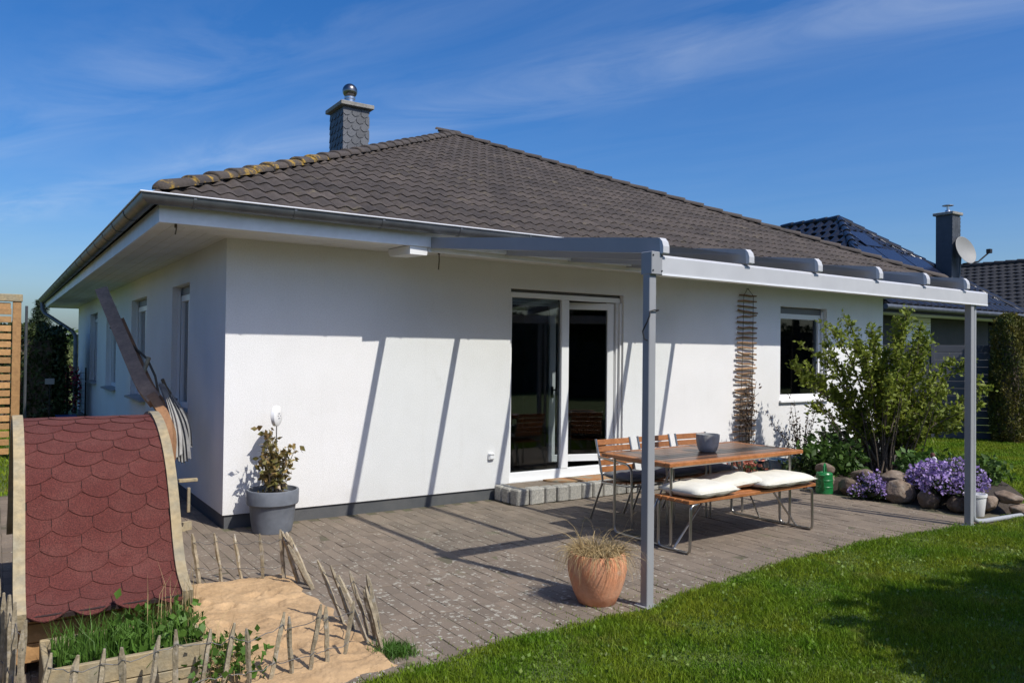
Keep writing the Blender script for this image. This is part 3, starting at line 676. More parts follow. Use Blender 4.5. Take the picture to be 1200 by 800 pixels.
mt.add([(x,y,.168) for x,y in pr]+[(x,y,.186) for x,y in pr], [tuple(range(17,-1,-1)), tuple(range(18,36))]+[(i,(i+1)%18,18+(i+1)%18,18+i) for i in range(18)])
tag(mt.build('doormat', M_coir), 'half round orange brown coir mat on the door step', 'doormat')
# ------------------------------------------------------------------ pergola (aluminium terrace canopy)
RT = .035; PO = Vector((1.783,-3.725,0)); ux = Vector((math.cos(RT), math.sin(RT), 0)); uy = Vector((-math.sin(RT), math.cos(RT), 0))
per = empty('terrace_canopy', PO, RT, label='grey aluminium terrace canopy with sloping rafters beside the house', cat='canopy')
# local frame: x along beam, y towards house
ZB, HBm = 2.178, .130; LB = 4.735
def post(x, base):
    o = MB().box((x+.032, .032, 1.145), (.063,.063,2.31), b=.004).build('post', M_alu, per)
    MB().box((x+.035,.035,.006), (.12,.12,.012), b=.002).build('foot_plate', M_alu, o)
    return o
pl = post(0, 0); prr = post(4.42, 0)
brk = MB().box((.048,.03,ZB+.07), (.10,.10,.150), b=.004)
bo = brk.build('corner_bracket', M_alu, per)
for dx in (.005, .09):
    for dz in (.02, .12): MB().lathe([(.006,0),(.006,.004),(.004,.006)], (0,0,0), 8).build('bolt', M_black, bo).matrix_local = Matrix.Translation((dx*.95+.005,-.02,ZB+dz)) @ Matrix.Rotation(R(90), 4, 'X')
be = MB(); be.extrude([(-.012,0),(.075,0),(.075,HBm),(.012,HBm),(-.012,HBm-.018)], (.10,0,ZB), (LB,0,ZB), (0,1,0), (0,0,1)); be.build('front_beam', M_alul, per)
be = MB(); be.extrude([(-.015,-.007),(.06,-.007),(.06,.006),(-.015,.006)], (.10,0,ZB), (LB,0,ZB), (0,1,0), (0,0,1)); be.build('gutter_edge', M_fascia, per)
# rafters from the fascia to the beam, rounded ends
YB = 3.03                                   # local y of the house end
zr0, zr1 = ZB+HBm+.0, 2.655                 # underside at beam and at the house
rx = [.105, .985, 1.83, 2.71, 3.50, 4.26]
for k, x in enumerate(rx):
    m_ = MB(); h = .108; ya = -.03; sl_ = (zr1-zr0)/(YB-ya)
    pf = [(ya, .004), (ya-.012,.012), (ya-.012,.052), (ya-.002,.082), (ya+.022,h-.004), (ya+.04,h), (YB,h), (YB,.004)]
    pf = [(y, z+zr0+sl_*(y-ya)) for y, z in pf]
    n = len(pf); wv = .026
    m_.add([(x-wv,y,z) for y,z in pf]+[(x+wv,y,z) for y,z in pf], [tuple(range(n)), tuple(range(2*n-1,n-1,-1))]+[(i,(i+1)%n,n+(i+1)%n,n+i) for i in range(n)])
    ro = m_.build('rafter', M_alu, per)
    pc = [(ya-.0155,.010),(ya-.0155,.053),(ya-.005,.084),(ya+.020,h-.001),(ya+.012,.002),(ya-.002,.001)]
    pc = [(y, z+zr0+sl_*(y-ya)) for y, z in pc]; n = len(pc); wv = .0285
    MB().add([(x-wv,y,z) for y,z in pc]+[(x+wv,y,z) for y,z in pc], [tuple(range(n)), tuple(range(2*n-1,n-1,-1))]+[(i,(i+1)%n,n+(i+1)%n,n+i) for i in range(n)]).build('end_cap', M_alul, ro)
for x0_, x1_ in zip(rx, rx[1:]):
    a = (zr1-zr0)/(YB+.03); m_ = MB()
    m_.add([(x0_+.03,.03,zr0+.075),(x1_-.03,.03,zr0+.075),(x1_-.03,YB-.05,zr1+.075),(x0_+.03,YB-.05,zr1+.075)], [(0,1,2,3)])
    m_.build('glass_panel', M_roofglass, per)
wp = MB(); wp.extrude([(YB+.02,-.03),(YB+.05,-.03),(YB+.05,.03),(YB+.02,.03)], (.06,0,zr1), (LB-.1,0,zr1), (0,1,0), (0,0,1)); wp.build('wall_plate', M_white, per)
wb = MB(); wb.extrude([(-.33,-.03),(-.30,-.06),(.13,-.075),(.13,.01),(-.33,.01)], (-.14,YB+.15,zr1+.008), (.05,YB+.15,zr1+.008), (0,-1,0), (0,0,1)); wb.build('plate_end_block', M_white, per)
# rainwater pipe behind the right post
dpx = MB().tube([(LB-.17,.045,ZB+.02),(LB-.17,.045,.10),(LB-.165,.04,.055),(LB-.13,.02,.035),(LB-.05,-.0,.03),(LB+.5,-.06,.028),(LB+2.2,-.3,.026)], .024, 12)
autosmooth(dpx.build('downpipe', mat('light_grey_pipe', (.34,.355,.37), .5), per))
cb = MB().tube([(.0,-.006,1.93),(.03,-.012,1.94),(.075,-.01,1.94),(.08,.03,1.935)], .005, 6).tube([(.0,-.006,1.93),(-.008,-.01,1.90),(-.02,.0,1.86),(-.03,.03,1.80),(-.025,.02,1.75),(-.015,.0,1.74)], .005, 6).build('cable', M_black, per)
# ------------------------------------------------------------------ terrace furniture
def bend(pts, r, n=5):
    """round the corners of a polyline"""
    pts = [Vector(p) for p in pts]; out = [pts[0]]
    for a, b, c in zip(pts, pts[1:], pts[2:]):
        d1 = (a-b); d2 = (c-b); rr = min(r, d1.length*.45, d2.length*.45); p = b+d1.normalized()*rr; q = b+d2.normalized()*rr
        for i in range(n+1):
            t = i/n; out.append(p*(1-t)**2+b*2*t*(1-t)+q*t*t)
    out.append(pts[-1]); return out
tb = empty('garden_table', (3.865,-2.29,0), .035, label='teak slatted garden table on steel tube legs', cat='table')
tl, tw, th = 1.86, .86, .738
npk = 8; pw = (tw-.14)/npk
for k in range(npk): MB().box((0, -tw/2+.07+pw*(k+.5), th-.016), (tl-.16, pw-.006, .03), b=.003).build('plank', M_teak_d, tb)
for s in (-1,1):
    MB().box((0, s*(tw/2-.035), th-.017), (tl, .066, .036), b=.005).build('side_rail', M_teak, tb)
    MB().box((s*(tl/2-.04), 0, th-.0175), (.078, tw-.141, .033), b=.005).build('end_rail', M_teak, tb)
for s in (-1,1):
    x = s*(tl/2-.10)
    o = autosmooth(MB().tube(bend([(x,-tw/2+.08,th-.04),(x,-tw/2+.08,.012),(x,tw/2-.08,.012),(x,tw/2-.08,th-.04)], .06), .0125, 10).build('leg_loop', M_steel_b, tb))
    MB().tube([(x,-tw/2+.1,th-.05),(x,tw/2-.1,th-.05)], .011, 8).build('cross_tube', M_steel_b, tb)
    MB().tube([(x,0,.02),(x-s*.42,0,th-.05)], .009, 8).build('brace', M_steel_b, tb)
for s in (-1,1): MB().tube([(-tl/2+.1,s*(tw/2-.1),th-.052),(tl/2-.1,s*(tw/2-.1),th-.052)], .011, 8).build('under_tube', M_steel_b, tb)
bn = empty('garden_bench', (3.87,-2.70,0), .03, label='teak bench on steel tube loops in front of the garden table', cat='bench')
bl, bw_, bh = 1.75, .40, .45
for k in range(5): MB().box((0, -bw_/2+.04+k*.08, bh-.016), (bl, .072, .03), b=.004).build('slat', M_teak, bn)
for s in (-1,1):
    x = s*(bl/2-.12)
    autosmooth(MB().tube(bend([(x,-bw_/2+.05,bh-.05),(x,-bw_/2+.02,bh-.04),(x+s*.08,-bw_/2+.02,bh-.05),(x+s*.09,-bw_/2+.02,.012),(x+s*.09,bw_/2-.02,.012),(x+s*.08,bw_/2-.02,bh-.05),(x,bw_/2-.02,bh-.04)], .05), .0125, 10).build('leg_loop', M_steel_b, bn))
    MB().tube([(x+s*.09,0,.018),(x-s*.30,0,bh-.04)], .010, 8).build('brace', M_steel_b, bn)
for s in (-1,1): MB().tube([(-bl/2+.1,s*.12,bh-.042),(bl/2-.1,s*.12,bh-.042)], .010, 8).build('under_tube', M_steel_b, bn)
def cushion(loc, sx, sy, sz, rz, label, tilt=(0,0), m=None):
    n = 15; us = np.linspace(-1, 1, n); V = []; 
    for top in (1,-1):
        for a in us:
            for b in us:
                e = max(0, (1-abs(a)**3.2)*(1-abs(b)**3.2))**.42
                x = a*sx/2*(1-.06*(1-abs(b)**2)*abs(a)**4*-1); y = b*sy/2
                x *= 1-.05*abs(b)**3*0; wr = .006*math.sin(9*a+3*b+loc[0]*9)*e
                V.append((x, y, top*(e*sz/2)+wr+(0 if top > 0 else 0)))
    i = np.arange(n*n).reshape(n, n); F = np.stack([i[:-1,:-1], i[1:,:-1], i[1:,1:], i[:-1,1:]], -1).reshape(-1,4)
    F2 = F[:, ::-1]+n*n
    o = mesh_np('cushion', V, np.concatenate([F, F2]), m or M_cush); o.data.polygons.foreach_set('use_smooth', [True]*len(o.data.polygons))
    bmx = bmesh.new(); bmx.from_mesh(o.data); bmesh.ops.remove_doubles(bmx, verts=bmx.verts, dist=.0008); bmx.to_mesh(o.data); bmx.free()
    pp = []
    for k in range(64):
        a_ = 2*math.pi*k/64; c_, s_ = math.cos(a_), math.sin(a_); e_ = .16; pp.append((math.copysign(abs(c_)**e_, c_)*sx/2*1.0, math.copysign(abs(s_)**e_, s_)*sy/2*1.0, .006*math.sin(9*c_+3*s_+loc[0]*9)*.2))
    pp.append(pp[0]); pi_ = MB().tube(pp, .0055, 6).build('piping', m or M_cush, o, smooth=True)
    o.location = loc; o.rotation_euler = (tilt[0], tilt[1], rz); return tag(o, label, 'cushion')
cushion((3.33,-2.72,bh+.05), .55,.46,.115, .05, 'thick cream cushion on the left end of the bench')
cushion((3.83,-2.60,bh+.062), .50,.42,.10, -.25, 'cream cushion in the middle of the bench, tilted on its neighbour', (.05,-.12))
cushion((4.32,-2.70,bh+.05), .78,.46,.11, .04, 'long cream cushion on the right end of the bench')
def make_chair(loc, rz, label, cush):
    c = empty('garden_chair', loc, rz, label=label, cat='chair', group='teak chairs along the house side of the table')
    for k in range(6): MB().box((0, -.20+k*.072, .425-.012*k*.6), (.44,.058,.018), b=.003).build('seat_slat', M_teak, c)
    for k in range(5): MB().box((0, .205+.016*k, .505+k*.065), (.45,.018,.056), b=.003, M=Matrix.Rotation(-.2, 4, 'X')).build('back_slat', M_teak, c)
    for s in (-1,1):
        x = s*.235
        autosmooth(MB().tube(bend([(x,-.26,.008),(x,-.25,.60),(x,.20,.63),(x*.97,.225,.66)], .09), .0115, 10).build('arm_frame', M_steel_b, c))
        autosmooth(MB().tube(bend([(x*.96,.34,.008),(x*.96,.16,.40),(x*.96,.27,.80)], .05), .0115, 10).build('back_frame', M_steel_b, c))
        MB().tube([(x*.97,-.25,.40),(x*.97,.17,.385)], .0105, 8).build('seat_rail', M_steel_b, c)
    MB().tube([(-.235,-.25,.40),(.235,-.25,.40)], .0105, 8).build('front_rail', M_steel_b, c)
    return c
for (x, y, rz, lb, cl) in ((3.47,-1.70,.03,'teak chair at the left end of the table near the door', 'dark grey seat pad on the chair nearest the door'),
                       (4.04,-1.68,.02,'middle teak chair behind the table, half hidden by the canopy post', 'grey seat pad on the middle chair'),
                       (4.58,-1.68,-.02,'right teak chair behind the table, behind the concrete bowl', 'grey seat pad on the right chair behind the bowl')):
    make_chair((x,y,0), rz, lb, True)
    q = cushion((x,y-.02,.462), .45,.44,.07, rz, cl, m=M_cushg)
bw2 = MB().lathe([(.075,0),(.09,.01),(.108,.06),(.118,.12),(.120,.17),(.112,.17),(.105,.12),(.09,.05),(.02,.03)], (0,0,0), 28, wob=.01)
bo = autosmooth(bw2.build('concrete_bowl', mat('raw_concrete', (.46,.455,.44), .85, col2=(.33,.325,.315), nscale=14, bump=.4, bscale=70))); bo.location = (3.86,-2.33,th); bo.scale = (.92,.92,.98); tag(bo, 'grey concrete bowl standing on the garden table', 'bowl')
# ------------------------------------------------------------------ pots on the patio
def rand_in_pot(n, r): 
    a = rng.uniform(0, 2*np.pi, n); q = r*np.sqrt(rng.uniform(0,1,n)); return np.stack([q*np.cos(a), q*np.sin(a), np.zeros(n)], 1)
tp = empty('potted_grass', (1.60,-3.44,0), label='round terracotta pot with dry straw coloured grass beside the canopy post', cat='plant pot')
autosmooth(MB().lathe([(.118,0),(.125,.004),(.16,.08),(.185,.16),(.197,.22),(.196,.27),(.185,.315),(.178,.33),(.165,.33),(.170,.30),(.02,.295)], (0,0,0), 40).build('pot', M_terra, tp))
MB().lathe([(.001,.29),(.168,.295),(.1,.315),(.001,.325)], (0,0,0), 24).build('soil', M_soil, tp)
V = []; Fq = []
def strand(p, d0, L, w, droop, n=6):
    d = Vector(d0).normalized(); p = Vector(p); sd = d.cross(Vector((random.gauss(0,1),random.gauss(0,1),.2))).normalized(); o = len(V)
    for i in range(n+1):
        ww = w*(1-(i/n)*.8); V.append(tuple(p-sd*ww/2)); V.append(tuple(p+sd*ww/2)); p = p+d*(L/n); d = (d+Vector((0,0,-droop/n))+Vector((random.gauss(0,.1),random.gauss(0,.1),random.gauss(0,.06)))).normalized()
    for i in range(n): Fq.append((o+2*i, o+2*i+1, o+2*i+3, o+2*i+2))
for _ in range(900):
    a = random.uniform(0, 2*math.pi); r_ = .155*math.sqrt(random.random()); ou = random.uniform(.1,1.0)
    strand((r_*math.cos(a), r_*math.sin(a), .31), (ou*math.cos(a)+random.gauss(0,.35), ou*math.sin(a)+random.gauss(0,.35), random.uniform(.5,1.1)), random.uniform(.12,.34), random.uniform(.003,.006), random.uniform(1.8,4.6))
mesh_np('dry_grass', V, Fq, L_dry, tp)['kind'] = 'stuff'
gp = empty('potted_shrub', (.37,-.30,0), label='grey tub with a brown leaved shrub at the house corner', cat='plant pot')
autosmooth(MB().lathe([(.165,0),(.172,.004),(.190,.10),(.205,.245),(.207,.25),(.222,.252),(.230,.262),(.233,.375),(.228,.385),(.212,.385),(.205,.34),(.02,.335)], (0,0,0), 40).build('pot', M_greypot, gp), 30)
MB().lathe([(.001,.33),(.205,.335),(.001,.36)], (0,0,0), 24).build('soil', M_soil, gp)
pts = []
for k in range(13):
    a = random.uniform(0, 2*math.pi); top = Vector((.19*math.cos(a)*random.uniform(.3,1)+.03, .14*math.sin(a)-.02, random.uniform(.62,.98))); b0 = Vector((.04*math.cos(a), .04*math.sin(a), .34))
    md = b0.lerp(top, .5)+Vector((random.gauss(0,.03), random.gauss(0,.03), .03)); path = [b0.lerp(md, t/3) for t in range(3)]+[md.lerp(top, t/3) for t in range(4)]
    MB().tube(path, [.006,.006,.005,.005,.004,.003,.002], 6).build('stem', M_bark, gp)
    for q in path[2:]:
        for _ in range(6): pts.append(tuple(q+Vector((random.gauss(0,.03), random.gauss(0,.03), random.gauss(0,.025)))))
for _ in range(60): a = random.uniform(0,2*math.pi); pts.append((.17*math.cos(a)*random.random(), .15*math.sin(a)*random.random(), random.uniform(.38,.5)))
leaves('foliage', pts, .062, L_pot, gp, up=-.1, aspect=.62)['kind'] = 'stuff'
st = empty('garden_stake', (.405,-.27,0), label='white round disc on a thin rod stuck in the grey tub', cat='garden stake')
MB().tube([(0,0,.36),(0,0,.96)], .005, 8).build('rod', M_steel_b, st)
dm = autosmooth(MB().lathe([(.02,-.025),(.085,-.025),(.095,-.018),(.095,.012),(.085,.02),(.03,.022),(.0001,.022)], (0,0,0), 36).build('disc', M_upvc, st)); dm.matrix_local = Matrix.Translation((0,0,1.045)) @ Matrix.Rotation(R(52), 4, 'Z') @ Matrix.Rotation(R(90), 4, 'X')
d2 = MB()
for k in range(6): d2.box((.025*math.cos(k*math.pi/3), .025*math.sin(k*math.pi/3), .0235), (.009,.009,.004))
d2.build('disc_emblem', M_greypot, dm)
def simple_pot(name, loc, r, h, m, label, cat='plant pot'):
    o = autosmooth(MB().lathe([(r*.72,0),(r*.75,.004),(r*.93,h*.86),(r*1.0,h*.88),(r*1.02,h),(r*.92,h),(r*.88,h*.85),(.01,h*.82)], (0,0,0), 26).build(name, m)); o.location = loc; return tag(o, label, cat)
simple_pot('flower_pot', (7.02,-.72,0), .17,.27, M_bluepot, 'dark blue glazed pot below the window, left one')
simple_pot('flower_pot', (7.42,-.78,0), .15,.30, M_bluepot, 'blue glazed pot next to the green watering can')
simple_pot('bucket', (6.84,-3.30,0), .11,.23, M_siding, 'white bucket behind the right canopy post', 'bucket')
wc = empty('watering_can', (6.62,-1.66,0), .5, label='green plastic watering can beside the bench', cat='watering can')
autosmooth(MB().lathe([(.095,0),(.10,.004),(.098,.07),(.102,.075),(.102,.085),(.098,.09),(.097,.15),(.101,.155),(.101,.165),(.097,.17),(.095,.235),(.085,.25),(.05,.255),(.048,.25)], (0,0,0), 28).build('body', M_green, wc), 30)
MB().tube(bend([(-.095,0,.06),(-.14,0,.12),(-.24,0,.22)], .04), [.024]*3+[.02]*4+[.016], 10).lathe([(.018,0),(.04,.03),(.04,.036)], (-.245,0,.215), 12).build('spout', M_green, wc)
autosmooth(MB().tube([(.09,0,.10),(.135,0,.14),(.14,0,.24),(.10,0,.32),(.03,0,.345),(-.03,0,.32),(-.05,0,.25)], .013, 10).build('handle', M_green, wc))
# pinkish flowering tub under the table edge
fp = empty('flower_tub', (6.15,-.85,0), label='small tub with pink and orange flowers seen below the table top', cat='plant pot')
autosmooth(MB().lathe([(.12,0),(.15,.2),(.16,.2),(.14,.17),(.01,.16)], (0,0,0), 22).build('pot', M_terra, fp))
leaves('blossoms', rng.normal(size=(220,3))*np.array([.09,.09,.06])+np.array([0,0,.27]), .055, mat('pink_orange_petal', (.55,.16,.10), .7, col2=(.60,.30,.22), nscale=20, piece=.3, trans=.2), fp, aspect=.8)['kind'] = 'stuff'
leaves('foliage', rng.normal(size=(160,3))*np.array([.09,.09,.05])+np.array([0,0,.22]), .06, L_dark, fp)['kind'] = 'stuff'
# ------------------------------------------------------------------ driftwood hanging ladder on the wall
ld = empty('driftwood_hanging', (7.16,-.035,0), label='hanging ladder of driftwood rungs on the wall left of the window', cat='wall hanging')
zz = 2.50; k = 0
while zz > .42:
    t = (2.50-zz)/2.08; hw = .19+.035*t+random.gauss(0,.010); sk_ = random.gauss(0,.012); r_ = random.uniform(.012,.018); xo = -.05*t
    pts = [(xo-hw+random.gauss(0,.01),0,zz-sk_), (xo-hw*.4,random.gauss(0,.004),zz+random.gauss(0,.006)), (xo+hw*.3,random.gauss(0,.004),zz+random.gauss(0,.006)), (xo+hw+random.gauss(0,.01),0,zz+sk_)]
    MB().tube(pts, [r_*.8,r_,r_*1.05,r_*.75], 7).build('rung', M_driftwood, ld); zz -= random.uniform(.066,.08)
for s in (-1,1): MB().tube([(0,0,2.60),(s*.10,-.016,2.5),(s*.11-.02,-.017,1.4),(s*.13-.05,-.016,.42)], .004, 6).build('cord', M_rope, ld)
MB().tube([(0,.03,2.6),(0,-.02,2.6)], .006, 6).build('hook', M_steel_b, ld)
vn = empty('dry_climber', (7.12,-.10,0), label='bare brown climbing stems at the foot of the driftwood ladder', cat='climber')
for k in range(9):
    x = random.gauss(0,.05); MB().tube([(x,0,0),(x+random.gauss(0,.04),.02,.5),(x+random.gauss(0,.08),.03,.9),(x+random.gauss(.05,.1),.02,random.uniform(1.0,1.5))], [.007,.006,.005,.003], 6).build('stem', M_bark, vn)
leaves('foliage', rng.normal(size=(170,3))*np.array([.08,.02,.22])+np.array([0,-.01,.85]), .05, mat('dead_leaf', (.06,.035,.02), .8, piece=.4), vn)['kind'] = 'stuff'
# ------------------------------------------------------------------ play house with curved shingle roof
ph = empty('playhouse', (-1.27,-1.95,0), label='small wooden playhouse with curved red shingle roof', cat='playhouse')
PHX = .36                                     # half width of the shingle field
prof_yz = [(-1.05,.330),(-.93,.368),(-.82,.440),(-.73,.555),(-.655,.685),(-.575,.815),(-.475,.940),(-.335,1.055),(-.16,1.145),(.01,1.195),(.14,1.21)]
def catmull(P, n=12):
    P = [Vector((0,*p)) for p in P]; out = []
    for i in range(len(P)-1):
        p0, p1, p2, p3 = P[max(i-1,0)], P[i], P[i+1], P[min(i+2,len(P)-1)]
        for k in range(n):
            t = k/n; out.append(.5*((2*p1)+(p2-p0)*t+(2*p0-5*p1+4*p2-p3)*t*t+(3*p1-p0-3*p2+p3)*t**3))
    out.append(P[-1]); return out
curve = catmull(prof_yz); cum = [0]
for a, b in zip(curve, curve[1:]): cum.append(cum[-1]+(b-a).length)
SLEN = cum[-1]
def surf(s):
    s = min(max(s, 0), SLEN-1e-6); i = int(np.searchsorted(cum, s, side='right'))-1; i = min(max(i,0), len(curve)-2); t = (s-cum[i])/(cum[i+1]-cum[i])
    p = curve[i].lerp(curve[i+1], t); a, b = curve[max(i-2,0)], curve[min(i+3,len(curve)-1)]; d = (b-a).normalized(); return p, Vector((0,-d.z,d.y))
def roofpt(x, s, h): p, n = surf(s); return Vector((x,0,0))+p+n*h
# roof boards below the shingles, both sides of the ridge
def roof_sheet(mb, x0, x1, h0, h1, mirror=False):
    ss = np.linspace(0, SLEN, 40); n = len(ss)
    P = [roofpt(x0,s,h0) for s in ss]+[roofpt(x1,s,h0) for s in ss]+[roofpt(x0,s,h1) for s in ss]+[roofpt(x1,s,h1) for s in ss]
    if mirror: P = [Vector((p.x, .29-p.y, p.z)) for p in P]
    fs = []
    for i in range(n-1): fs += [(i,i+1,n+i+1,n+i),(2*n+i,3*n+i,3*n+i+1,2*n+i+1),(i,2*n+i,2*n+i+1,i+1),(n+i,n+i+1,3*n+i+1,3*n+i)]
    fs += [(0,n,3*n,2*n),(n-1,3*n-1,4*n-1,2*n-1)]
    mb.add(P, fs)
for mir in (False, True):
    m_ = MB(); roof_sheet(m_, -PHX, PHX, -.022, 0, mir); m_.build('roof_sheathing', M_shingle if mir else M_shedge, ph)
    for s in (-1,1):
        m_ = MB(); roof_sheet(m_, s*(PHX+.024)-.027, s*(PHX+.024)+.027, -.06, .024, mir); m_.build('barge_board', M_wood_old, ph)
rows = 15; ex_ = (SLEN+.02)/rows; tw_ = .196
for r_ in range(rows):
    s_top = (r_+1)*ex_+.03; s_bot = r_*ex_-.035
    x = -PHX - (tw_*.5 if r_ % 2 else 0) - random.uniform(0,.03) - (r_*.031 % tw_)
    while x < PHX:
        xa, xb = max(x+.002,-PHX), min(x+tw_-.002, PHX)
        if xb-xa > .012:
            m_ = MB(); n = 9; us = np.linspace(xa, xb, n); nv = 4; dz = random.uniform(0,.002); P = []
            for u in us:
                q = (u-(x+tw_/2))/(tw_/2); sb = s_bot + .046*min(1, abs(q))**2.0
                for j in range(nv):
                    t = j/(nv-1); s = sb+(s_top-sb)*t; P.append(roofpt(u, s, (.0062+dz)*(1-t)+.002) if s >= 0 else roofpt(u,0,.0105+dz)+Vector((0,.35*s,s)))
            fs = [(i*nv+j,(i+1)*nv+j,(i+1)*nv+j+1,i*nv+j+1) for i in range(n-1) for j in range(nv-1)]
            o_ = len(P); P += [P[i*nv]-Vector((0,-.004,.007)) for i in range(n)]; fs += [(i*nv,o_+i,o_+i+1,(i+1)*nv) for i in range(n-1)]
            m_.add(P, fs); m_.build('shingle', M_shingle, ph)
        x += tw_
# front wall boards under the eave, side walls, back wall
for k in range(3): MB().box((0,-.93+.002*k,.36-.045-k*.098), (.82,.024,.093), b=.004).build('wall_board', M_wood_fresh, ph)
for s in (-1,1):
    for k in range(9):
        y = -.86+k*.125+.06; zt = [surf(SLEN*t)[0] for t in np.linspace(0,1,60)]; yy = y if y < .145 else .29-y; zt = min(zt, key=lambda p: abs(p.y-yy)).z-.12
        MB().box((s*.355, y, zt/2), (.022,.118,zt), b=.003).build('side_board', M_wood_dark if s < 0 else M_wood_old, ph)  # shade on the left side is put into a darker wood colour
MB().box((0,1.10,.2), (.7,.03,.4), b=.004).build('back_board', M_wood_old, ph)
# planter trough in front of the playhouse
pn = empty('planter_trough', (-1.22,-3.22,0), label='low wooden planter with green grass and weeds in front of the playhouse', cat='planter')
for k in range(2):
    for s in (-1,1): MB().box((0,s*.215,.055+k*.108), (.70,.028,.104), b=.004).build('trough_board', M_wood_old, pn)
    for s in (-1,1): MB().box((s*.338,0,.055+k*.108), (.026,.400,.103), b=.004).build('trough_board', M_wood_old, pn)
MB().box((0,0,.09), (.648,.40,.16)).build('soil', M_soil, pn)
n = 900; P = np.stack([rng.uniform(-.31,.31,n), rng.uniform(-.19,.19,n), np.full(n,.165)], 1); blades('grass', P, .17, .006, L_fresh, pn, lean=.35, kind='stuff')
n = 420; P = np.stack([rng.uniform(-.05,.36,n), rng.uniform(-.2,.2,n), .17+np.abs(rng.normal(0,.07,n))], 1); leaves('weeds', P, .045, L_fresh, pn, aspect=.75)['kind'] = 'stuff'
n = 160; P = np.stack([rng.uniform(-.3,.1,n), rng.uniform(-.2,.0,n), .17+np.abs(rng.normal(0,.03,n))], 1); leaves('leaf_rosettes', P, .05, L_fresh, pn, aspect=.8)['kind'] = 'stuff'
n = 45; P = np.stack([rng.uniform(.1,.36,n), rng.uniform(-.1,.2,n), np.full(n,.18)], 1); blades('seed_stalks', P, .34, .004, L_dry, pn, lean=.3, kind='stuff')
wd = empty('weed_clump', (-.80,-3.38,.02), label='trailing weeds growing in the sand beside the planter', cat='weeds')
n = 330; P = rng.normal(size=(n,3))*np.array([.10,.13,.05])+np.array([0,0,.09]); P[:,2] = np.abs(P[:,2]); leaves('foliage', P, .042, L_fresh, wd, aspect=.7)['kind'] = 'stuff'
blades('stalks', np.stack([rng.normal(0,.07,50), rng.normal(0,.1,50), np.zeros(50)], 1), .26, .004, L_dry, wd, kind='stuff')
# green lidded board left of the playhouse
sb = empty('play_table', (-1.98,-2.45,0), label='low wooden play table with green cover left of the playhouse', cat='table')
MB().box((0,0,.40), (.50,.62,.035), b=.006).build('top', M_wood_old, sb)
MB().box((.02,.03,.43), (.44,.5,.022), b=.008).build('cover', mat('green_cover', (.012,.06,.035), .6), sb)
for sx in (-1,1):
    for sy in (-1,1): MB().box((sx*.2,sy*.26,.19), (.05,.05,.383), b=.004).build('leg', M_wood_dark, sb)
MB().tube([(.18,.12,.43),(.18,.12,.52)], .012, 8).build('peg', M_black, sb)
# ------------------------------------------------------------------ chestnut paling fences round the sand
pk_mesh = []
for k in range(5):
    m_ = MB(); n = 7; hh = .42; path = [(random.gauss(0,.0022), random.gauss(0,.0022), -.03+(hh)*i/(n-1)) for i in range(n)]; r0 = random.uniform(.011,.016)
    rs = [r0*random.uniform(.85,1.15) for _ in range(n)]; rs[-1] = r0*.45; m_.tube(path, rs, 5); pk_mesh.append(m_.build('picket', M_picket, mesh_only=True))
def paling(name, pts, label, leans, hs, cat='fence'):
    """pts: picket feet; leans: (dx, dy) of the top; wires join the pickets"""
    f = empty(name, (0,0,0), label=label, cat=cat, group='paling fences round the sandbox'); tops = []
    for (x, y), (lx, ly), h in zip(pts, leans, hs):
        sx = h/.39; d = Vector((lx, ly, h)).normalized()
        q = d.to_track_quat('Z', 'Y'); o = link('picket', random.choice(pk_mesh), f)
        o.matrix_local = Matrix.Translation((x, y, .02)) @ q.to_matrix().to_4x4() @ Matrix.Rotation(random.uniform(0,6), 4, 'Z') @ Matrix.Diagonal((1.0,1.0,sx,1)); tops.append((Vector((x,y,.02)), d, h))
    for fz in (.28,.82):
        path = []
        for (b, d, h) in tops: path.append(b+d*h*fz+Vector((0,-.015,0))); 
        fine = []
        for a, b in zip(path, path[1:]):
            for t in range(4): fine.append(a.lerp(b, t/4)+Vector((random.gauss(0,.004), random.gauss(0,.004), random.gauss(0,.005)-.012*math.sin(math.pi*t/4))))
        fine.append(path[-1]); MB().tube(fine, .0022, 5).build('wire', M_wire, f)
    return f
n = 5; xs = [-.55,-.41,-.285,-.155,-.02]; 
paling('paling_fence', [(x, -1.63-.075*i+random.gauss(0,.01)) for i, x in enumerate(xs)], 'short picket row at the back of the sandbox towards the house', [(-.045,.0),(-.05,0),(-.055,.02),(-.03,.01),(-.03,.02)], [.34,.34,.33,.33,.35])
paling('paling_fence', [(.055,-1.99),(.085,-2.05),(.10,-2.12),(.075,-2.20)], 'leaning clump of pickets at the back right sandbox corner', [(-.10,.09),(-.12,.10),(-.13,.12),(-.15,.13)], [.36,.37,.36,.33])
paling('paling_fence', [(.00,-2.98),(.03,-3.08),(-.01,-3.40),(.07,-3.20),(.08,-3.28),(.085,-3.36),(.02,-3.52)], 'tilted picket bundle at the right side of the sandbox', [(-.14,.10),(-.12,.10),(-.16,.10),(-.09,.08),(-.05,.05),(-.07,.06),(-.08,.06)], [.40,.38,.42,.36,.26,.37,.36])
fx = [-1.62,-1.50,-1.39,-1.27,-1.165,-1.06,-.95,-.845,-.72,-.615,-.50,-.40,-.30,-.20]
paling('paling_fence', [(x, -3.62+.012*math.sin(i*2.1)+(.02*max(0,i-8))) for i, x in enumerate(fx)], 'long row of pickets along the front of the sandbox', [(random.gauss(.012,.03), random.gauss(.0,.02)) for _ in fx], [random.uniform(.28,.36) for _ in fx])
paling('paling_fence', [(-1.66,-3.50),(-1.675,-3.38),(-1.69,-3.25),(-1.70,-3.10),(-1.73,-2.98)], 'pale pickets at the left side of the playhouse', [(random.gauss(-.01,.03), random.gauss(0,.03)) for _ in range(5)], [.40,.42,.46,.46,.45])
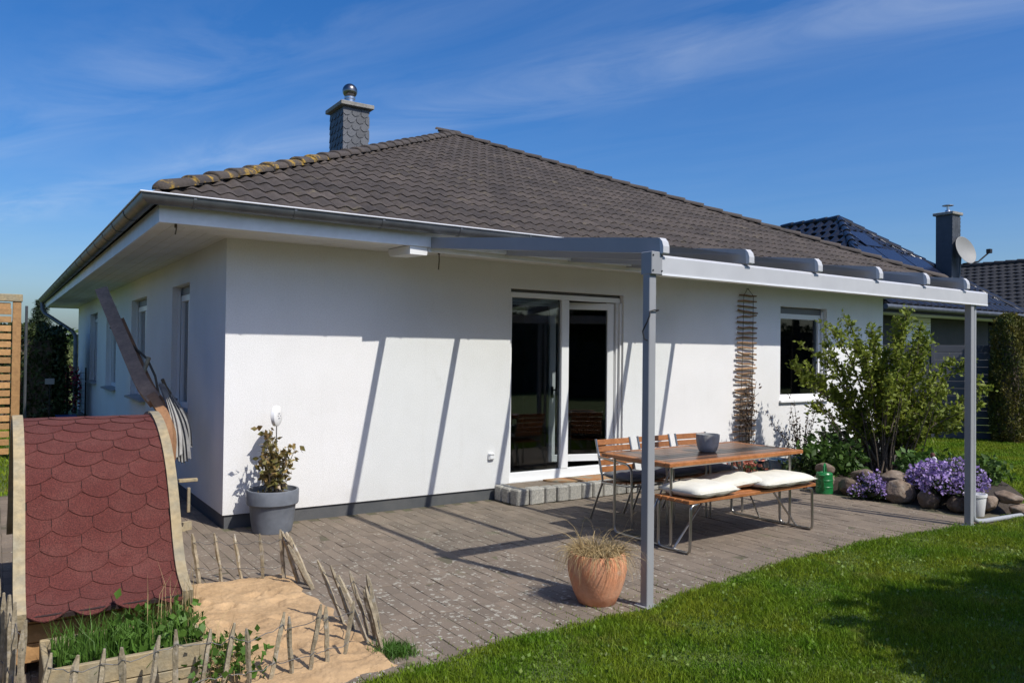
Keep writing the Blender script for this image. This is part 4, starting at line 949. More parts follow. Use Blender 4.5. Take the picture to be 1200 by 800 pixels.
# ------------------------------------------------------------------ curved hammock stand
hm = empty('hammock_stand', (-.5,.4,0), label='curved wooden hammock stand leaning up behind the playhouse', cat='hammock stand')
cp = [(-.62,-.05,.06),(-.50,.12,.40),(-.43,.22,.66),(-.405,.38,.92),(-.46,.68,1.12),(-.555,1.0,1.32),(-.66,1.75,1.80),(-.765,2.5,2.30)]
def cr3(P, n=8):
    P = [Vector(p) for p in P]; out = []
    for i in range(len(P)-1):
        p0, p1, p2, p3 = P[max(i-1,0)], P[i], P[i+1], P[min(i+2,len(P)-1)]
        for k in range(n): t = k/n; out.append(.5*((2*p1)+(p2-p0)*t+(2*p0-5*p1+4*p2-p3)*t*t+(3*p1-p0-3*p2+p3)*t**3))
    out.append(P[-1]); return out
path = [p-Vector((-.5,.4,0)) for p in cr3(cp)]
def ribbon(path, w, h, side, name, m, parent):
    m_ = MB(); n = len(path); side = Vector(side).normalized(); P = []
    for i, p in enumerate(path):
        t = (path[min(i+1,n-1)]-path[max(i-1,0)]).normalized(); s = (side-t*side.dot(t)).normalized(); u = s.cross(t)
        for a, b in ((-1,-1),(1,-1),(1,1),(-1,1)): P.append(p+s*a*w/2+u*b*h/2)
    fs = [(4*i+k,4*i+(k+1)%4,4*i+4+(k+1)%4,4*i+4+k) for i in range(n-1) for k in range(4)]+[(3,2,1,0),tuple(4*(n-1)+k for k in range(4))]
    return m_.add(P, fs).build(name, m, parent)
ribbon(path[:36], .085, .10, (.83,-.55,0), 'curved_beam', M_lam, hm); ribbon(path[33:], .13, .085, (.83,-.55,0), 'upper_arm', M_lam_shade, hm); ribbon([p_+Vector((.085,-.02,-.055)) for p_ in path[30:52]], .07, .06, (.83,-.55,0), 'inner_brace', M_lam, hm)
ribbon([Vector((-.5,-.6,.03)),Vector((.25,-.25,.03))], .09, .05, (0,0,1), 'cross_foot', M_wood_old, hm)
MB().box((.20,-.38,.47), (.16,.05,.03), b=.004).build('peg_board', M_wood_old, hm); MB().box((.20,-.42,.30), (.025,.03,.22), b=.003).build('upright_lath', M_wood_old, hm)
MB().tube([(-.20,1.85,1.88),(-.08,1.25,1.70),(.02,.8,1.55),(.06,.55,1.38),(.08,.45,1.20)], .012, 8).build('rope', M_rope, hm)
MB().tube([(.03,.75,1.56),(-.04,.68,1.38)], .022, 8).build('spreader_bar', M_wood_old, hm)
hk = empty('folded_hammock', (-.30,.45,0), label='grey and white striped hammock cloth hanging folded on the stand', cat='hammock')
def drape(top, bot, w0, w1, bulge, npl, amp, name, m, ph_=0):
    nu, nv = npl*6+1, 22; top, bot = Vector(top), Vector(bot); ax = Vector((.80,-.60,0)); nr = Vector((.60,.80,0)); V_ = []
    for j_ in range(nv):
        v = j_/(nv-1); wv = w0+(w1-w0)*math.sin(min(1, v*1.15)*math.pi/2)
        for i_ in range(nu):
            u = i_/(nu-1)-.5
            p_ = top.lerp(bot, v)+ax*(u*wv+bulge*math.sin(math.pi*v))+nr*(amp*(.4+v)*math.sin(2*math.pi*npl*(u+.5)+ph_+2*v))+Vector((0,0,-.05*math.cos(u*math.pi)*v+.014*math.sin(2*math.pi*npl*u+1.3)))
            V_.append(p_)
    i_ = np.arange(nu*nv).reshape(nv,nu); o_ = mesh_np(name, V_, np.stack([i_[:-1,:-1], i_[:-1,1:], i_[1:,1:], i_[1:,:-1]], -1).reshape(-1,4), m, hk); o_.data.polygons.foreach_set('use_smooth', [True]*len(o_.data.polygons)); return o_
drape((-.14,.18,1.32),(.03,-.02,.62), .05,.15,.05, 5, .014, 'cloth', M_canvas)
drape((-.13,.10,1.28),(-.03,-.10,.68), .03,.10,.04, 3, .012, 'pale_cloth', M_canvas_w, 1.0)
drape((-.06,.22,1.22),(.08,.05,.74), .03,.11,.05, 4, .012, 'cloth', M_canvas, 2.0)
MB().tube([(-.13,.16,1.36),(-.10,.18,1.29),(-.05,.2,1.22)], .016, 8).build('gathering_loop', M_rope, hk)
simple_pot('clay_pot', (-.19,1.72,.95), .10,.16, mat('dark_clay', (.11,.05,.035), .8), 'small brown clay pot on the sill of the nearest side window')
# ------------------------------------------------------------------ slatted wooden screen on the left
sc_ = empty('slatted_screen', (-1.50,6.4,0), label='orange larch slat screen with posts at the left edge', cat='screen')
MB().box((0,0,1.22), (.11,.11,2.44), b=.006).build('post', M_wood_fresh, sc_); MB().box((-2.0,0,1.22), (.11,.11,2.44), b=.006).build('post', M_wood_fresh, sc_)
MB().box((-1.03,-.02,2.385), (2.2,.10,.11), b=.006).build('top_rail', M_wood_old, sc_); MB().box((-1.03,-.005,2.26), (1.9,.07,.10), b=.006).build('under_rail', M_wood_fresh, sc_)
k = 0; z = .06
while z < 2.2:
    MB().box((-1.0,-.045+random.gauss(0,.003),z+.045), (1.86,.022,.088), b=.003).build('slat', M_wood_fresh, sc_); z += .118 if k % 5 else .135; k += 1
MB().tube([(.14,.6,0),(.14,.6,2.30)], .02, 8).build('metal_pole', M_zinc, sc_)
# ------------------------------------------------------------------ plants on the left, behind
def blob_points(n, c, r, shell=.55):
    """points in an uneven ellipsoid, thicker towards the outside"""
    d = rng.normal(size=(n,3)); d /= np.linalg.norm(d, axis=1)[:,None]; q = rng.uniform(shell**3, 1, n)**(1/3)
    lump = 1+.16*np.sin(d[:,0]*5+c[0])*np.cos(d[:,1]*6+c[1])+.10*np.sin(d[:,2]*9+d[:,0]*4)
    return np.array(c)+d*q[:,None]*lump[:,None]*np.array(r)
def hedge_points(n, x0, x1, y0, y1, z0, z1):
    P = np.stack([rng.uniform(x0,x1,n), rng.uniform(y0,y1,n), rng.uniform(z0,z1,n)], 1); k = rng.integers(0, 5, n)
    P[k==0,0] = x0+rng.normal(0,.05,(k==0).sum()); P[k==1,0] = x1+rng.normal(0,.05,(k==1).sum()); P[k==2,1] = y0+rng.normal(0,.05,(k==2).sum()); P[k==3,1] = y1+rng.normal(0,.05,(k==3).sum())
    P[k==4,2] = z1+rng.normal(0,.05,(k==4).sum()); P[:,2] += .05*np.sin(P[:,0]*6+P[:,1]*4); return P
hd = empty('hedge', (-1.0,12.4,0), label='dark clipped conifer hedge behind the slat screen', cat='hedge')
leaves('foliage', hedge_points(14000,-1.8,.42,-.9,.9,.0,1.98), .10, L_thuja, hd, up=.8, aspect=.5)['kind'] = 'stuff'
MB().box((-.7,0,.9), (1.9,1.5,1.8)).build('inner_twigs', M_bark, hd)
sg = empty('small_sign', (-.80,11.36,0), label='small white notice plate in front of the dark hedge', cat='sign'); MB().box((0,0,.95), (.17,.02,.12), b=.003).build('plate', M_dish, sg); MB().tube([(0,.015,0),(0,.015,.92)], .010, 6).build('stake', M_black, sg)  # white plate coloured grey for the shade it stands in
sp = empty('spruce_tree', (-.60,20,0), label='dark spruce tree rising above the hedge', cat='tree')
MB().tube([(0,0,0),(0,0,1.6),(.02,0,3.15)], [.08,.05,.012], 8).build('trunk', M_bark, sp)
P = []
for k in range(26):
    z = .3+k*.108; rr = (3.25-z)*.24+.06; nbz = 9
    for b in range(nbz):
        a = random.uniform(0, 2*math.pi); L_ = rr*random.uniform(.75,1.15)
        for t in np.linspace(.1,1,12):
            for _ in range(4): P.append((L_*t*math.cos(a)+random.gauss(0,.03), L_*t*math.sin(a)+random.gauss(0,.03), z-.10*t*L_+.10*t*t*L_+random.gauss(0,.02)))
leaves('crown', P, .11, L_spruce, sp, aspect=.22, up=.3)['kind'] = 'stuff'
fw = leaves('distant_wood', np.concatenate([blob_points(700, (x, 66+random.uniform(-4,4), random.uniform(.8,1.9)), (random.uniform(2.2,3.2), 2, random.uniform(1.6,2.4))) for x in np.arange(-22, 16, 2.1)]), .5, L_far, None, aspect=.7); tag(fw, 'distant green wood on the horizon at the left', 'wood', kind='stuff')
for (x, y, r_, h_, lb) in ((.9,30,1.4,1.7,'pale green bush in the field behind the hedge'), (-.9,38,1.8,2.0,'rounded light green bush farther off in the field')):
    b_ = empty('field_bush', (x,y,0), label=lb, cat='bush'); leaves('foliage', blob_points(2600, (0,0,h_*.45), (r_,r_,h_*.55), .3), .16, L_pale, b_, aspect=.7)['kind'] = 'stuff'; MB().tube([(0,0,0),(0,0,h_*.6)], .05, 6).build('stem', M_bark, b_)
# red flowering shrub, gate posts, toy cart at the end of the left side
rs_ = empty('red_shrub', (-.30,14.2,0), label='red flowering shrub beyond the garden gate', cat='shrub')
leaves('foliage', blob_points(500, (0,0,.6), (.42,.4,.55), .2), .09, L_dark, rs_)['kind'] = 'stuff'; leaves('blossoms', blob_points(420, (0,0,.65), (.45,.42,.55), .6), .07, M_red, rs_, aspect=.8)['kind'] = 'stuff'
gt = empty('garden_gate', (-.42,12.9,0), label='dark wire garden gate between hedge and house', cat='gate')
for x in (-.12,.05,.42): MB().box((x,0,.6), (.05,.05,1.2), b=.004).build('post', M_black, gt)
for k in range(8): MB().tube([(.05,0,.1+k*.14),(.42,0,.1+k*.14)], .004, 5).build('bar', M_black, gt)
for k in range(5): MB().tube([(.09+k*.07,0,.08),(.09+k*.07,0,1.12)], .003, 5).build('wire', M_black, gt)
tc_ = empty('toy_cart', (-.50,11.2,0), label='orange toy cart with blue rim by the hedge', cat='toy')
MB().box((0,0,.16), (.34,.5,.12), b=.02).build('tub', mat('orange_plastic', (.42,.10,.015), .5), tc_); MB().box((0,0,.235), (.38,.54,.03), b=.01).build('rim', mat('blue_plastic', (.02,.05,.16), .5), tc_)
for sx in (-1,1):
    for sy in (-1,1): MB().lathe([(.07,-.02),(.07,.02),(.03,.025)], (0,0,0), 14).build('wheel', M_black, tc_).matrix_local = Matrix.Translation((sx*.19,sy*.17,.07)) @ Matrix.Rotation(R(90), 4, 'Y')
# ------------------------------------------------------------------ flower bed planting
RV = Vector((.834,-.551,0)); FV = Vector((.551,.834,0))
lil = empty('lilac_bush', (8.0,-1.6,.14), label='large leafy bush with upright branches in the flower bed', cat='bush')
tips = [(-1.13,1.55),(-.86,1.66),(-.70,1.95),(-.55,1.62),(-.38,2.10),(-.30,1.75),(-.14,2.05),(.08,2.22),(.12,2.10),(.28,1.85),(.44,2.06),(.58,1.72),(.72,1.88),(.90,1.62),(1.12,1.62),(1.20,1.28),(1.02,1.05),(1.22,.86),(1.15,.68),(-.9,.95),(-.6,1.2),(.3,1.4),(-.2,1.35),(.65,1.25),(.0,1.7),(-.45,.85),(.8,.75),(.2,1.05)]
LP = []
for (l, zt) in tips:
    for rep in range(2 if zt > 1.2 else 1):
        dpt = random.gauss(0,.45)*(1 if rep else .5); lj = l+(random.gauss(0,.12) if rep else 0); zj = zt-(random.uniform(.1,.45) if rep else 0)
        b0 = RV*random.gauss(0,.10)+FV*random.gauss(0,.10); tip = RV*lj+FV*dpt+Vector((0,0,zj-.14)); md = b0.lerp(tip,.5)+RV*(-.10*lj)+Vector((0,0,.10 if zj > 1 else .16))
        pth = cr3([b0, md, tip], 9); n = len(pth)
        MB().tube(pth, [.016*(1-i/n)+.003 for i in range(n)], 6).build('branch', M_bark, lil)
        def node(p_, m_, r_=.030):
            for _ in range(m_): LP.append(tuple(p_+Vector((random.gauss(0,r_), random.gauss(0,r_), random.gauss(0,r_)))))
        for i, p_ in enumerate(pth[:-1]):
            t = i/n
            if t < .30: continue
            for q_ in (.15,.65): node(p_.lerp(pth[i+1], q_), int(4+6*t))
        node(pth[-1], 14)
        for sidebr in range(5):
            i = random.randint(int(n*.3), n-2); p_ = pth[i]; d = (RV*random.gauss(0,1)+FV*random.gauss(0,1)+Vector((0,0,random.uniform(.4,1.6)))).normalized(); q = p_+d*random.uniform(.14,.36)
            MB().tube([p_, p_.lerp(q,.5)+Vector((0,0,.01)), q], [.005,.004,.002], 5).build('twig', M_bark, lil)
            for t in (.35,.55,.75,1): node(p_.lerp(q,t), 6, .026)
leaves('foliage', LP, .064, L_lilac, lil, up=.55, aspect=.55)['kind'] = 'stuff'
for k in range(26):
    a = RV*random.gauss(0,.16)+FV*random.gauss(0,.12); MB().tube([a, a*1.5+Vector((0,0,.35)), a*2.4+RV*random.gauss(0,.08)+Vector((0,0,random.uniform(.6,1.0)))], [.012,.009,.004], 6).build('old_stem', M_bark, lil)
def low_plant(loc, r, h, n, size, m, label, cat='plant', aspect=.6, stems=0):
    o = empty('bed_plant', loc, label=label, cat=cat); leaves('foliage', np.abs(blob_points(n, (0,0,h*.45), (r,r,h*.55), .2)*np.array([0,0,1]))+blob_points(n, (0,0,0), (r,r,0), .2)*np.array([1,1,0]), size, m, o, aspect=aspect)['kind'] = 'stuff'
    for k in range(max(stems,2)): MB().tube([(random.gauss(0,r*.15),random.gauss(0,r*.15),0),(random.gauss(0,r*.4),random.gauss(0,r*.4),h*random.uniform(.6,1))], [.006,.003], 5).build('stem', M_bark, o)
    return o
low_plant((7.35,-1.25,.08), .42,.50,900,.10,leafmat('peony_leaf',(.05,.11,.02),(.07,.13,.025)), 'dense green perennial in front of the big bush')
low_plant((7.75,-2.25,.12), .36,.38,700,.085,leafmat('perennial_leaf',(.06,.13,.025),(.08,.15,.03)), 'bright green perennial behind the boulders')
low_plant((8.3,-2.6,.12), .34,.34,600,.08,leafmat('perennial_leaf2',(.07,.13,.03),(.09,.15,.03)), 'low green plants right of the big bush')
low_plant((8.6,-.7,.1), .5,.6,900,.09,L_dark, 'dark green plant between the big bush and the wall')
low_plant((6.95,-1.05,.05), .22,.30,260,.07,L_dark, 'small dark green plant beside the blue pots')
tw_o = empty('bare_shrub', (7.55,-.65,.05), label='thin twiggy shrub with brownish leaves below the window', cat='shrub')
P = []
for k in range(16):
    top = Vector((random.gauss(0,.26), random.gauss(0,.14), random.uniform(.55,1.05))); MB().tube([(random.gauss(0,.04),0,0), top*.5+Vector((0,0,.05)), top], [.007,.005,.002], 5).build('stem', M_bark, tw_o)
    for t in np.linspace(.4,1,8):
        for _ in range(3): P.append(tuple(top*t+Vector((random.gauss(0,.03), random.gauss(0,.03), random.gauss(0,.03)))))
leaves('foliage', P, .045, mat('brownish_leaf', (.10,.055,.03), .6, piece=.4, trans=.2), tw_o)['kind'] = 'stuff'
# boulders
from mathutils import noise as mnoise
def boulder(loc, s, rz, label, m=M_rock):
    bm = bmesh.new(); bmesh.ops.create_icosphere(bm, subdivisions=4, radius=1)
    of = Vector((random.uniform(0,50), random.uniform(0,50), random.uniform(0,50))); cuts = [(Vector((random.gauss(0,1), random.gauss(0,1), random.gauss(0,1))).normalized(), random.uniform(.68,.9)) for _ in range(7)]
    for v in bm.verts:
        d = v.co.normalized(); p = d*(1+.22*mnoise.noise(d*1.3+of))
        for nrm, dist in cuts:
            q = p.dot(nrm)
            if q > dist: p = p-nrm*(q-dist)*.85
        p = p*(1+.05*mnoise.noise(d*4+of)+.022*mnoise.noise(d*11+of)); v.co = Vector((p.x*s[0], p.y*s[1], p.z*s[2]))*1.08
    me = bpy.data.meshes.new('boulder'); bm.to_mesh(me); bm.free(); me.materials.append(m)
    for p_ in me.polygons: p_.use_smooth = True
    o = link('boulder', me); o.location = (loc[0], loc[1], loc[2]*.72); o.scale = (.70,.70,.68); o.rotation_euler = (random.gauss(0,.15), random.gauss(0,.15), rz); return tag(o, label, 'boulder', 'boulders edging the flower bed')
bl_ = [((6.78,-1.55,.15),(.17,.17,.16),'brown boulder just right of the watering can'), ((6.92,-1.45,.33),(.16,.15,.12),'rounded boulder on top, behind the watering can'),
       ((6.78,-1.90,.13),(.16,.19,.15),'dark boulder left of the small purple cushion plant'), ((6.98,-1.95,.30),(.22,.20,.12),'flat pale boulder lying above the small purple cushion plant'),
       ((6.84,-2.48,.16),(.17,.21,.19),'large brown boulder between the two purple cushion plants'), ((7.02,-2.30,.34),(.20,.18,.11),'pale topmost boulder between the purple cushion plants'),
       ((6.83,-2.82,.13),(.15,.18,.15),'dark boulder below the left edge of the large purple mound'), ((6.86,-3.10,.11),(.14,.16,.13),'boulder half hidden under the large purple mound'),
       ((7.10,-3.30,.15),(.16,.14,.11),'boulder right behind the canopy post and bucket'), ((7.24,-3.44,.24),(.19,.15,.085),'tan flat boulder stacked at the right end of the bed'),
       ((7.26,-3.60,.085),(.24,.17,.10),'lowest tan boulder on the grass at the right end of the bed'), ((7.05,-2.70,.32),(.16,.16,.10),'small boulder below the purple mound on the upper course')]
for k, (l, s, lb) in enumerate(bl_): boulder(l, s, random.uniform(0,3), lb)
def aubrieta(loc, r, h, n, label):
    """loose cushion: several overlapping lobes of different size, some trailing down"""
    o = empty('purple_cushion_plant', loc, label=label, cat='flowers'); out = []; nl = 9
    for k in range(nl):
        a = random.uniform(0, 2*math.pi); q = math.sqrt(random.random())*.72; lr = random.uniform(.34,.62); m_ = n//nl
        d = rng.normal(size=(m_,3)); d[:,2] = np.abs(d[:,2])-.12; d /= np.linalg.norm(d, axis=1)[:,None]; d *= rng.uniform(.82,1.05,(m_,1))
        out.append(np.array([q*math.cos(a)*r[0], q*math.sin(a)*r[1], h*(.30*(1-q)+random.uniform(-.05,.1))])+d*np.array([r[0]*lr, r[1]*lr, h*lr*random.uniform(.9,1.35)]))
    P = np.concatenate(out); P[:,2] = np.maximum(P[:,2], -.10); rng.shuffle(P); return o, P
o, P = aubrieta((7.13,-2.92,.15), np.array([.44,.52]), .38, 5600, 'large mound of purple flowers at the right end of the bed')
leaves('foliage', P*rng.uniform(.6,.95,(len(P),1)), .05, leafmat('aubrieta_leaf',(.07,.10,.04),(.09,.12,.045)), o)['kind'] = 'stuff'; leaves('blossoms', P[:4700]*rng.uniform(.97,1.06,(len(P[:4700]),1)), .034, L_violet, o, up=.6, aspect=.95)['kind'] = 'stuff'
o, P = aubrieta((6.72,-2.18,.02), np.array([.20,.26]), .34, 1700, 'small purple cushion plant hanging over the boulders near the bench')
leaves('foliage', P*rng.uniform(.6,.97,(len(P),1)), .045, MATS['aubrieta_leaf'], o)['kind'] = 'stuff'; leaves('blossoms', P[:900]*rng.uniform(.98,1.08,(900,1)), .028, L_violet, o, up=.6, aspect=.95)['kind'] = 'stuff'
o, P = aubrieta((7.72,-2.50,.16), np.array([.26,.24]), .30, 1500, 'pale grey lilac cushion behind the large purple mound')
leaves('foliage', P*rng.uniform(.7,.97,(len(P),1)), .045, MATS['aubrieta_leaf'], o)['kind'] = 'stuff'; leaves('blossoms', P, .032, mat('pale_lilac', (.48,.42,.50), .7, piece=.25), o, aspect=.95)['kind'] = 'stuff'
bd = empty('bird_figure', (7.30,-2.62,.42), 1.0, label='small white and brown bird figure on a stick in the purple flowers', cat='figurine')
autosmooth(MB().lathe([(.008,-.03),(.022,-.01),(.027,.012),(.020,.04),(.010,.055),(.0001,.058)], (0,0,.03), 16, sx=1.7).build('body', M_siding, bd)); autosmooth(MB().lathe([(.0001,-.03),(.024,-.015),(.028,.005),(.018,.025),(.0001,.03)], (.035,0,.10), 14).build('head', mat('bird_brown', (.10,.035,.025), .7), bd)); MB().tube([(0,0,.02),(0,0,-.3)], .005, 6).build('stick', M_bark, bd)
gn = simple_pot('terracotta_figure', (8.62,-2.25,.14), .10,.22, M_terra, 'terracotta pot half hidden right of the big bush')
# ------------------------------------------------------------------ neighbour's side
nbh = empty('neighbour_house', (0,0,0), label="neighbour's dark house with glossy black tiled roof", cat='house')
nx0, nx1, ny0, ny1, nz, nt_ = 15.5, 22.5, 3.0, 12.0, 2.86, .80
MB().box(((nx0+nx1)/2, (ny0+ny1)/2+.1, 1.4), (nx1-nx0-1.2, ny1-ny0-1.2, 2.8)).build('wall', M_nb_wall, nbh)
napx = Vector(((nx0+nx1)/2, ny0+(nx1-nx0)/2, nz+(nx1-nx0)/2*nt_)); nap2 = Vector((napx.x, ny1-(nx1-nx0)/2, napx.z))
cA, cB, cC, cD = Vector((nx0,ny0,nz)), Vector((nx1,ny0,nz)), Vector((nx1,ny1,nz)), Vector((nx0,ny1,nz))
nroof = empty('roof', (0,0,0)); nroof.parent = nbh
MB().add([cA,cB,cC,cD,napx,nap2], [(0,1,4),(1,2,5,4),(2,3,5),(3,0,4,5),(3,2,1,0)]).build('roof_deck', M_deck, nroof)
def nb_tiles(o, u, inw, L, run, tanp, name, m=M_nb_tile, parent=nroof, hip=True, tw=.30, tl_=.34, amp=.065):
    o = Vector(o); u = Vector(u); c = 1/math.sqrt(1+tanp*tanp); s = Vector(inw)*c+Vector((0,0,tanp*c)); n = u.cross(s); m_ = MB(); SLn = run/c
    for r_ in range(int(SLn/tl_)+1):
        s0 = r_*tl_
        for k in range(int(L/tw)+1):
            a = k*tw+(r_ % 2)*tw/2; e = (s0+tl_*.6)*c if hip else 0
            if a+tw*.5 < e or a+tw*.5 > L-e: continue
            us = np.linspace(0,tw,7); lo = [o+u*(a+q)+s*s0+n*(.055+amp*math.sin(math.pi*q/tw)) for q in us]; hi = [o+u*(a+q)+s*min(s0+tl_*1.08, SLn)+n*(.025+amp*math.sin(math.pi*q/tw)) for q in us]; bt = [o+u*(a+q)+s*(s0+.006)+n*.01 for q in us]
            m_.add(lo+hi+bt, [(i,i+1,8+i,7+i) for i in range(6)]+[(14+i,15+i,i+1,i) for i in range(6)])
    ob = m_.build(name, m, parent, smooth=True); autosmooth(ob, 50); return tag(ob, kind='stuff')
nb_tiles(cA, (1,0,0), (0,1,0), nx1-nx0, (nx1-nx0)/2, nt_, 'roof_tiles'); nb_tiles(cD, (0,-1,0), (1,0,0), ny1-ny0, (nx1-nx0)/2, nt_, 'roof_tiles')
def nb_caps(a, b, r=.11):
    d = (b-a); L = d.length; k = int(L/.36)
    for i in range(k):
        p0 = a+d*(i/k); p1 = a+d*((i+1.08)/k)
        MB().tube([p0+Vector((0,0,.06)), p1+Vector((0,0,.045))], [r,r*.85], 10).build('hip_tile', M_nb_tile, nroof, smooth=False)
nb_caps(cA, napx); nb_caps(cB, napx); nb_caps(napx, nap2)
# solar panels lying on the sunny slope
cN = 1/math.sqrt(1+nt_**2); sN = Vector((0,cN,nt_*cN)); nN = Vector((0,-nt_*cN,cN))
sol = empty('solar_panel_array', (0,0,0), label='blue solar panels on the neighbour roof', cat='solar panels')
for (ua, sa, w_, h_) in ((1.9,1.15,1.0,1.6),(2.95,1.15,1.0,1.6),(4.0,.9,1.0,1.6),(2.75,2.85,.8,.75)):
    o_ = cA+Vector((ua,0,0))+sN*sa+nN*.10; MB().bar(o_+sN*(h_/2)-Vector((0,0,0)), o_+sN*(h_/2)+Vector((w_,0,0)), h_, .04, up=nN, ch=.004).build('panel', M_solar, sol)
MB().box((19.0,ny0+.02,nz-.08), (7.0,.05,.14)).build('fascia', M_nb_wall, nbh); autosmooth(MB().tube([(nx0,ny0-.07,nz-.03),(nx1,ny0-.07,nz-.03)], .065, 10).build('gutter', M_zinc, nbh))
MB().box((19,ny0+.35,nz-.16), (6.9,.60,.02)).build('soffit', M_siding, nbh)
for k in range(6): MB().box((18.15,ny0+.68,2.62-k*.125), (1.3,.03,.118), b=.004).build('siding_board', M_siding, nbh)
nc = empty('chimney', (0,0,0)); nc.parent = nbh
MB().box((20.95,4.35,4.7), (.44,.46,2.0), b=.01).build('chimney_core', M_slate, nc)
for k in range(10):
    for j in range(3): MB().box((20.95-.147+j*.147,4.115,4.55+k*.115), (.143,.016,.125), M=Matrix.Rotation(.12,4,'X')).build('slate', M_slate, nc)
MB().box((20.95,4.35,5.74), (.56,.58,.08), b=.01).build('chimney_cap', M_conc, nc); MB().lathe([(.09,0),(.07,.08),(.04,.09),(.04,.2),(.15,.21),(.15,.23),(.01,.25)], (20.95,4.35,5.78), 16).build('flue', M_steel, nc)
ds = empty('satellite_dish', (21.05,3.98,4.66), label='round grey satellite dish beside the neighbour chimney', cat='satellite dish')
dd = autosmooth(MB().lathe([(.0001,.0),(.15,.015),(.28,.05),(.40,.105),(.41,.10),(.28,.04),(.15,.005),(.0002,-.012)], (0,0,0), 32).build('dish', M_dish, ds)); dd.matrix_local = Vector((-.12,-.94,.30)).to_track_quat('Z','Y').to_matrix().to_4x4()
MB().tube([(0,0,-.36),(.25,-.30,-.30),(.50,-.45,-.05)], .022, 8).build('arm', M_black, ds); MB().box((.52,-.46,.0), (.12,.12,.12), b=.01).build('receiver', M_black, ds); MB().tube([(0,.05,0),(0,.1,-.9)], .025, 8).build('mast', M_zinc, ds)
n2 = empty('second_neighbour_house', (0,0,0), label='farther dark tiled roof at the right edge', cat='house')
MB().box((31.5,2.5,1.4), (8.6,14,2.8)).build('wall', M_nb_wall, n2); r2 = empty('roof', (0,0,0)); r2.parent = n2
A, B, C_, D_ = Vector((26.6,10.2,2.9)), Vector((26.6,-5,2.9)), Vector((36.4,-5,2.9)), Vector((36.4,10.2,2.9)); E1, E2 = Vector((31.5,10.2,5.35)), Vector((31.5,-5,5.35))
MB().add([A,B,C_,D_,E1,E2], [(0,1,5,4),(1,2,5),(2,3,4,5),(3,0,4),(3,2,1,0)]).build('roof_deck', M_deck, r2)
nb_tiles(A, (0,-1,0), (1,0,0), 15.2, 4.9, 2.45/4.9, 'roof_tiles', mat('dull_dark_tile', (.014,.0135,.014), .75, piece=.25), r2, False, .30, .36, .03)
for k in range(36): MB().tube([(31.5,10.1-k*.42,5.40),(31.5,10.1-k*.42-.45,5.385)], [.13,.11], 10).build('ridge_tile', MATS['dull_dark_tile'], r2)
# fence with horizontal boards
nf = empty('board_fence', (11.8,3.9,0), math.atan2(-1.67,1.5), label='tall slate blue board fence in front of the neighbour house', cat='fence')
for k in range(5):
    for j in range(13): MB().box((.9+k*1.85,0,.08+j*.146), (1.78,.025,.138), b=.004).build('board', M_fence, nf)
for k in range(6): MB().box((k*1.85-.02,0,.98), (.07,.07,1.99), b=.004).build('post', M_fence, nf)
def column_conifer(loc, r, h, label, m, n=11000):
    o = empty('column_conifer', loc, label=label, cat='conifer', group='bronze columnar conifers along the fence'); z = rng.uniform(0,h,n); a = rng.uniform(0,2*np.pi,n); pr_ = np.interp(z/h, [0,.1,.85,.95,1],[.8,1,.95,.75,.3])
    q = r*pr_*(1-.25*rng.uniform(0,1,n)**2)*(1+.12*np.sin(a*5+z*4)); leaves('foliage', np.stack([q*np.cos(a), q*np.sin(a), z], 1), .065, m, o, up=1.5, aspect=.4)['kind'] = 'stuff'
    MB().tube([(0,0,0),(0,0,h*.8)], [r*.6,r*.4], 8).build('trunk', M_bark, o)
column_conifer((14.93,.0,0), .33, 2.5, 'bronze green columnar conifer right of the canopy post', L_thujab)
column_conifer((11.9,1.55,0), .30, 2.75, 'bronze columnar conifer behind the big bush at the house corner', L_thujab, 7000)
# ------------------------------------------------------------------ trees outside the picture that throw the lawn shadows; trees and hedges added to darken glass and wall
def shade_tree(name, loc, c, r, n, label, m=L_dark, size=.16):
    o = empty(name, loc, label=label, cat='tree'); MB().tube([(0,0,0),(c[0]*.5,c[1]*.5,c[2]*.6),(c[0],c[1],c[2]+r[2]*.4)], [.14,.10,.03], 10).build('trunk', M_bark, o)
    for k in range(9):
        a = k*2*math.pi/9; MB().tube([(c[0]*.5,c[1]*.5,c[2]*.6),(c[0]+r[0]*.4*math.cos(a),c[1]+r[1]*.4*math.sin(a),c[2]+.1*r[2]),(c[0]+r[0]*.85*math.cos(a),c[1]+r[1]*.85*math.sin(a),c[2]+r[2]*random.uniform(-.3,.5))], [.06,.04,.012], 6).build('limb', M_bark, o)
    P = np.concatenate([blob_points(n//22, (c[0]+r[0]*random.uniform(-.75,.75), c[1]+r[1]*random.uniform(-.75,.75), c[2]+r[2]*random.uniform(-.6,.7)), (r[0]*.38,r[1]*.38,r[2]*.36), .2) for _ in range(22)])
    leaves('crown', P, size, m, o, aspect=.7)['kind'] = 'stuff'; return o
shade_tree('garden_tree', (6.35,-9.45,0), (-.1,.1,3.0), (3.1,2.05,1.1), 30000, 'leafy tree whose shadow lies on the lawn at the lower right', size=.2)
shade_tree('garden_tree', (17.5,-6.6,0), (0,0,4.4), (2.2,2.0,1.5), 6000, 'leafy tree at the right whose shadow reaches the far lawn')
for k, x in enumerate((-9,-4,1.5,12)): shade_tree('garden_tree', (x,-21+random.uniform(-2,2),0), (0,0,2.4), (2.8,2.2,2.3), 5000, ('unseen leafy tree added behind the viewer for the glass reflections, far left','unseen leafy tree added behind the viewer for the glass reflections, left','unseen leafy tree added behind the viewer for the glass reflections, centre','unseen leafy tree added behind the viewer for the glass reflections, right')[k], size=.28)  # added behind the viewer as something dark for the panes to reflect
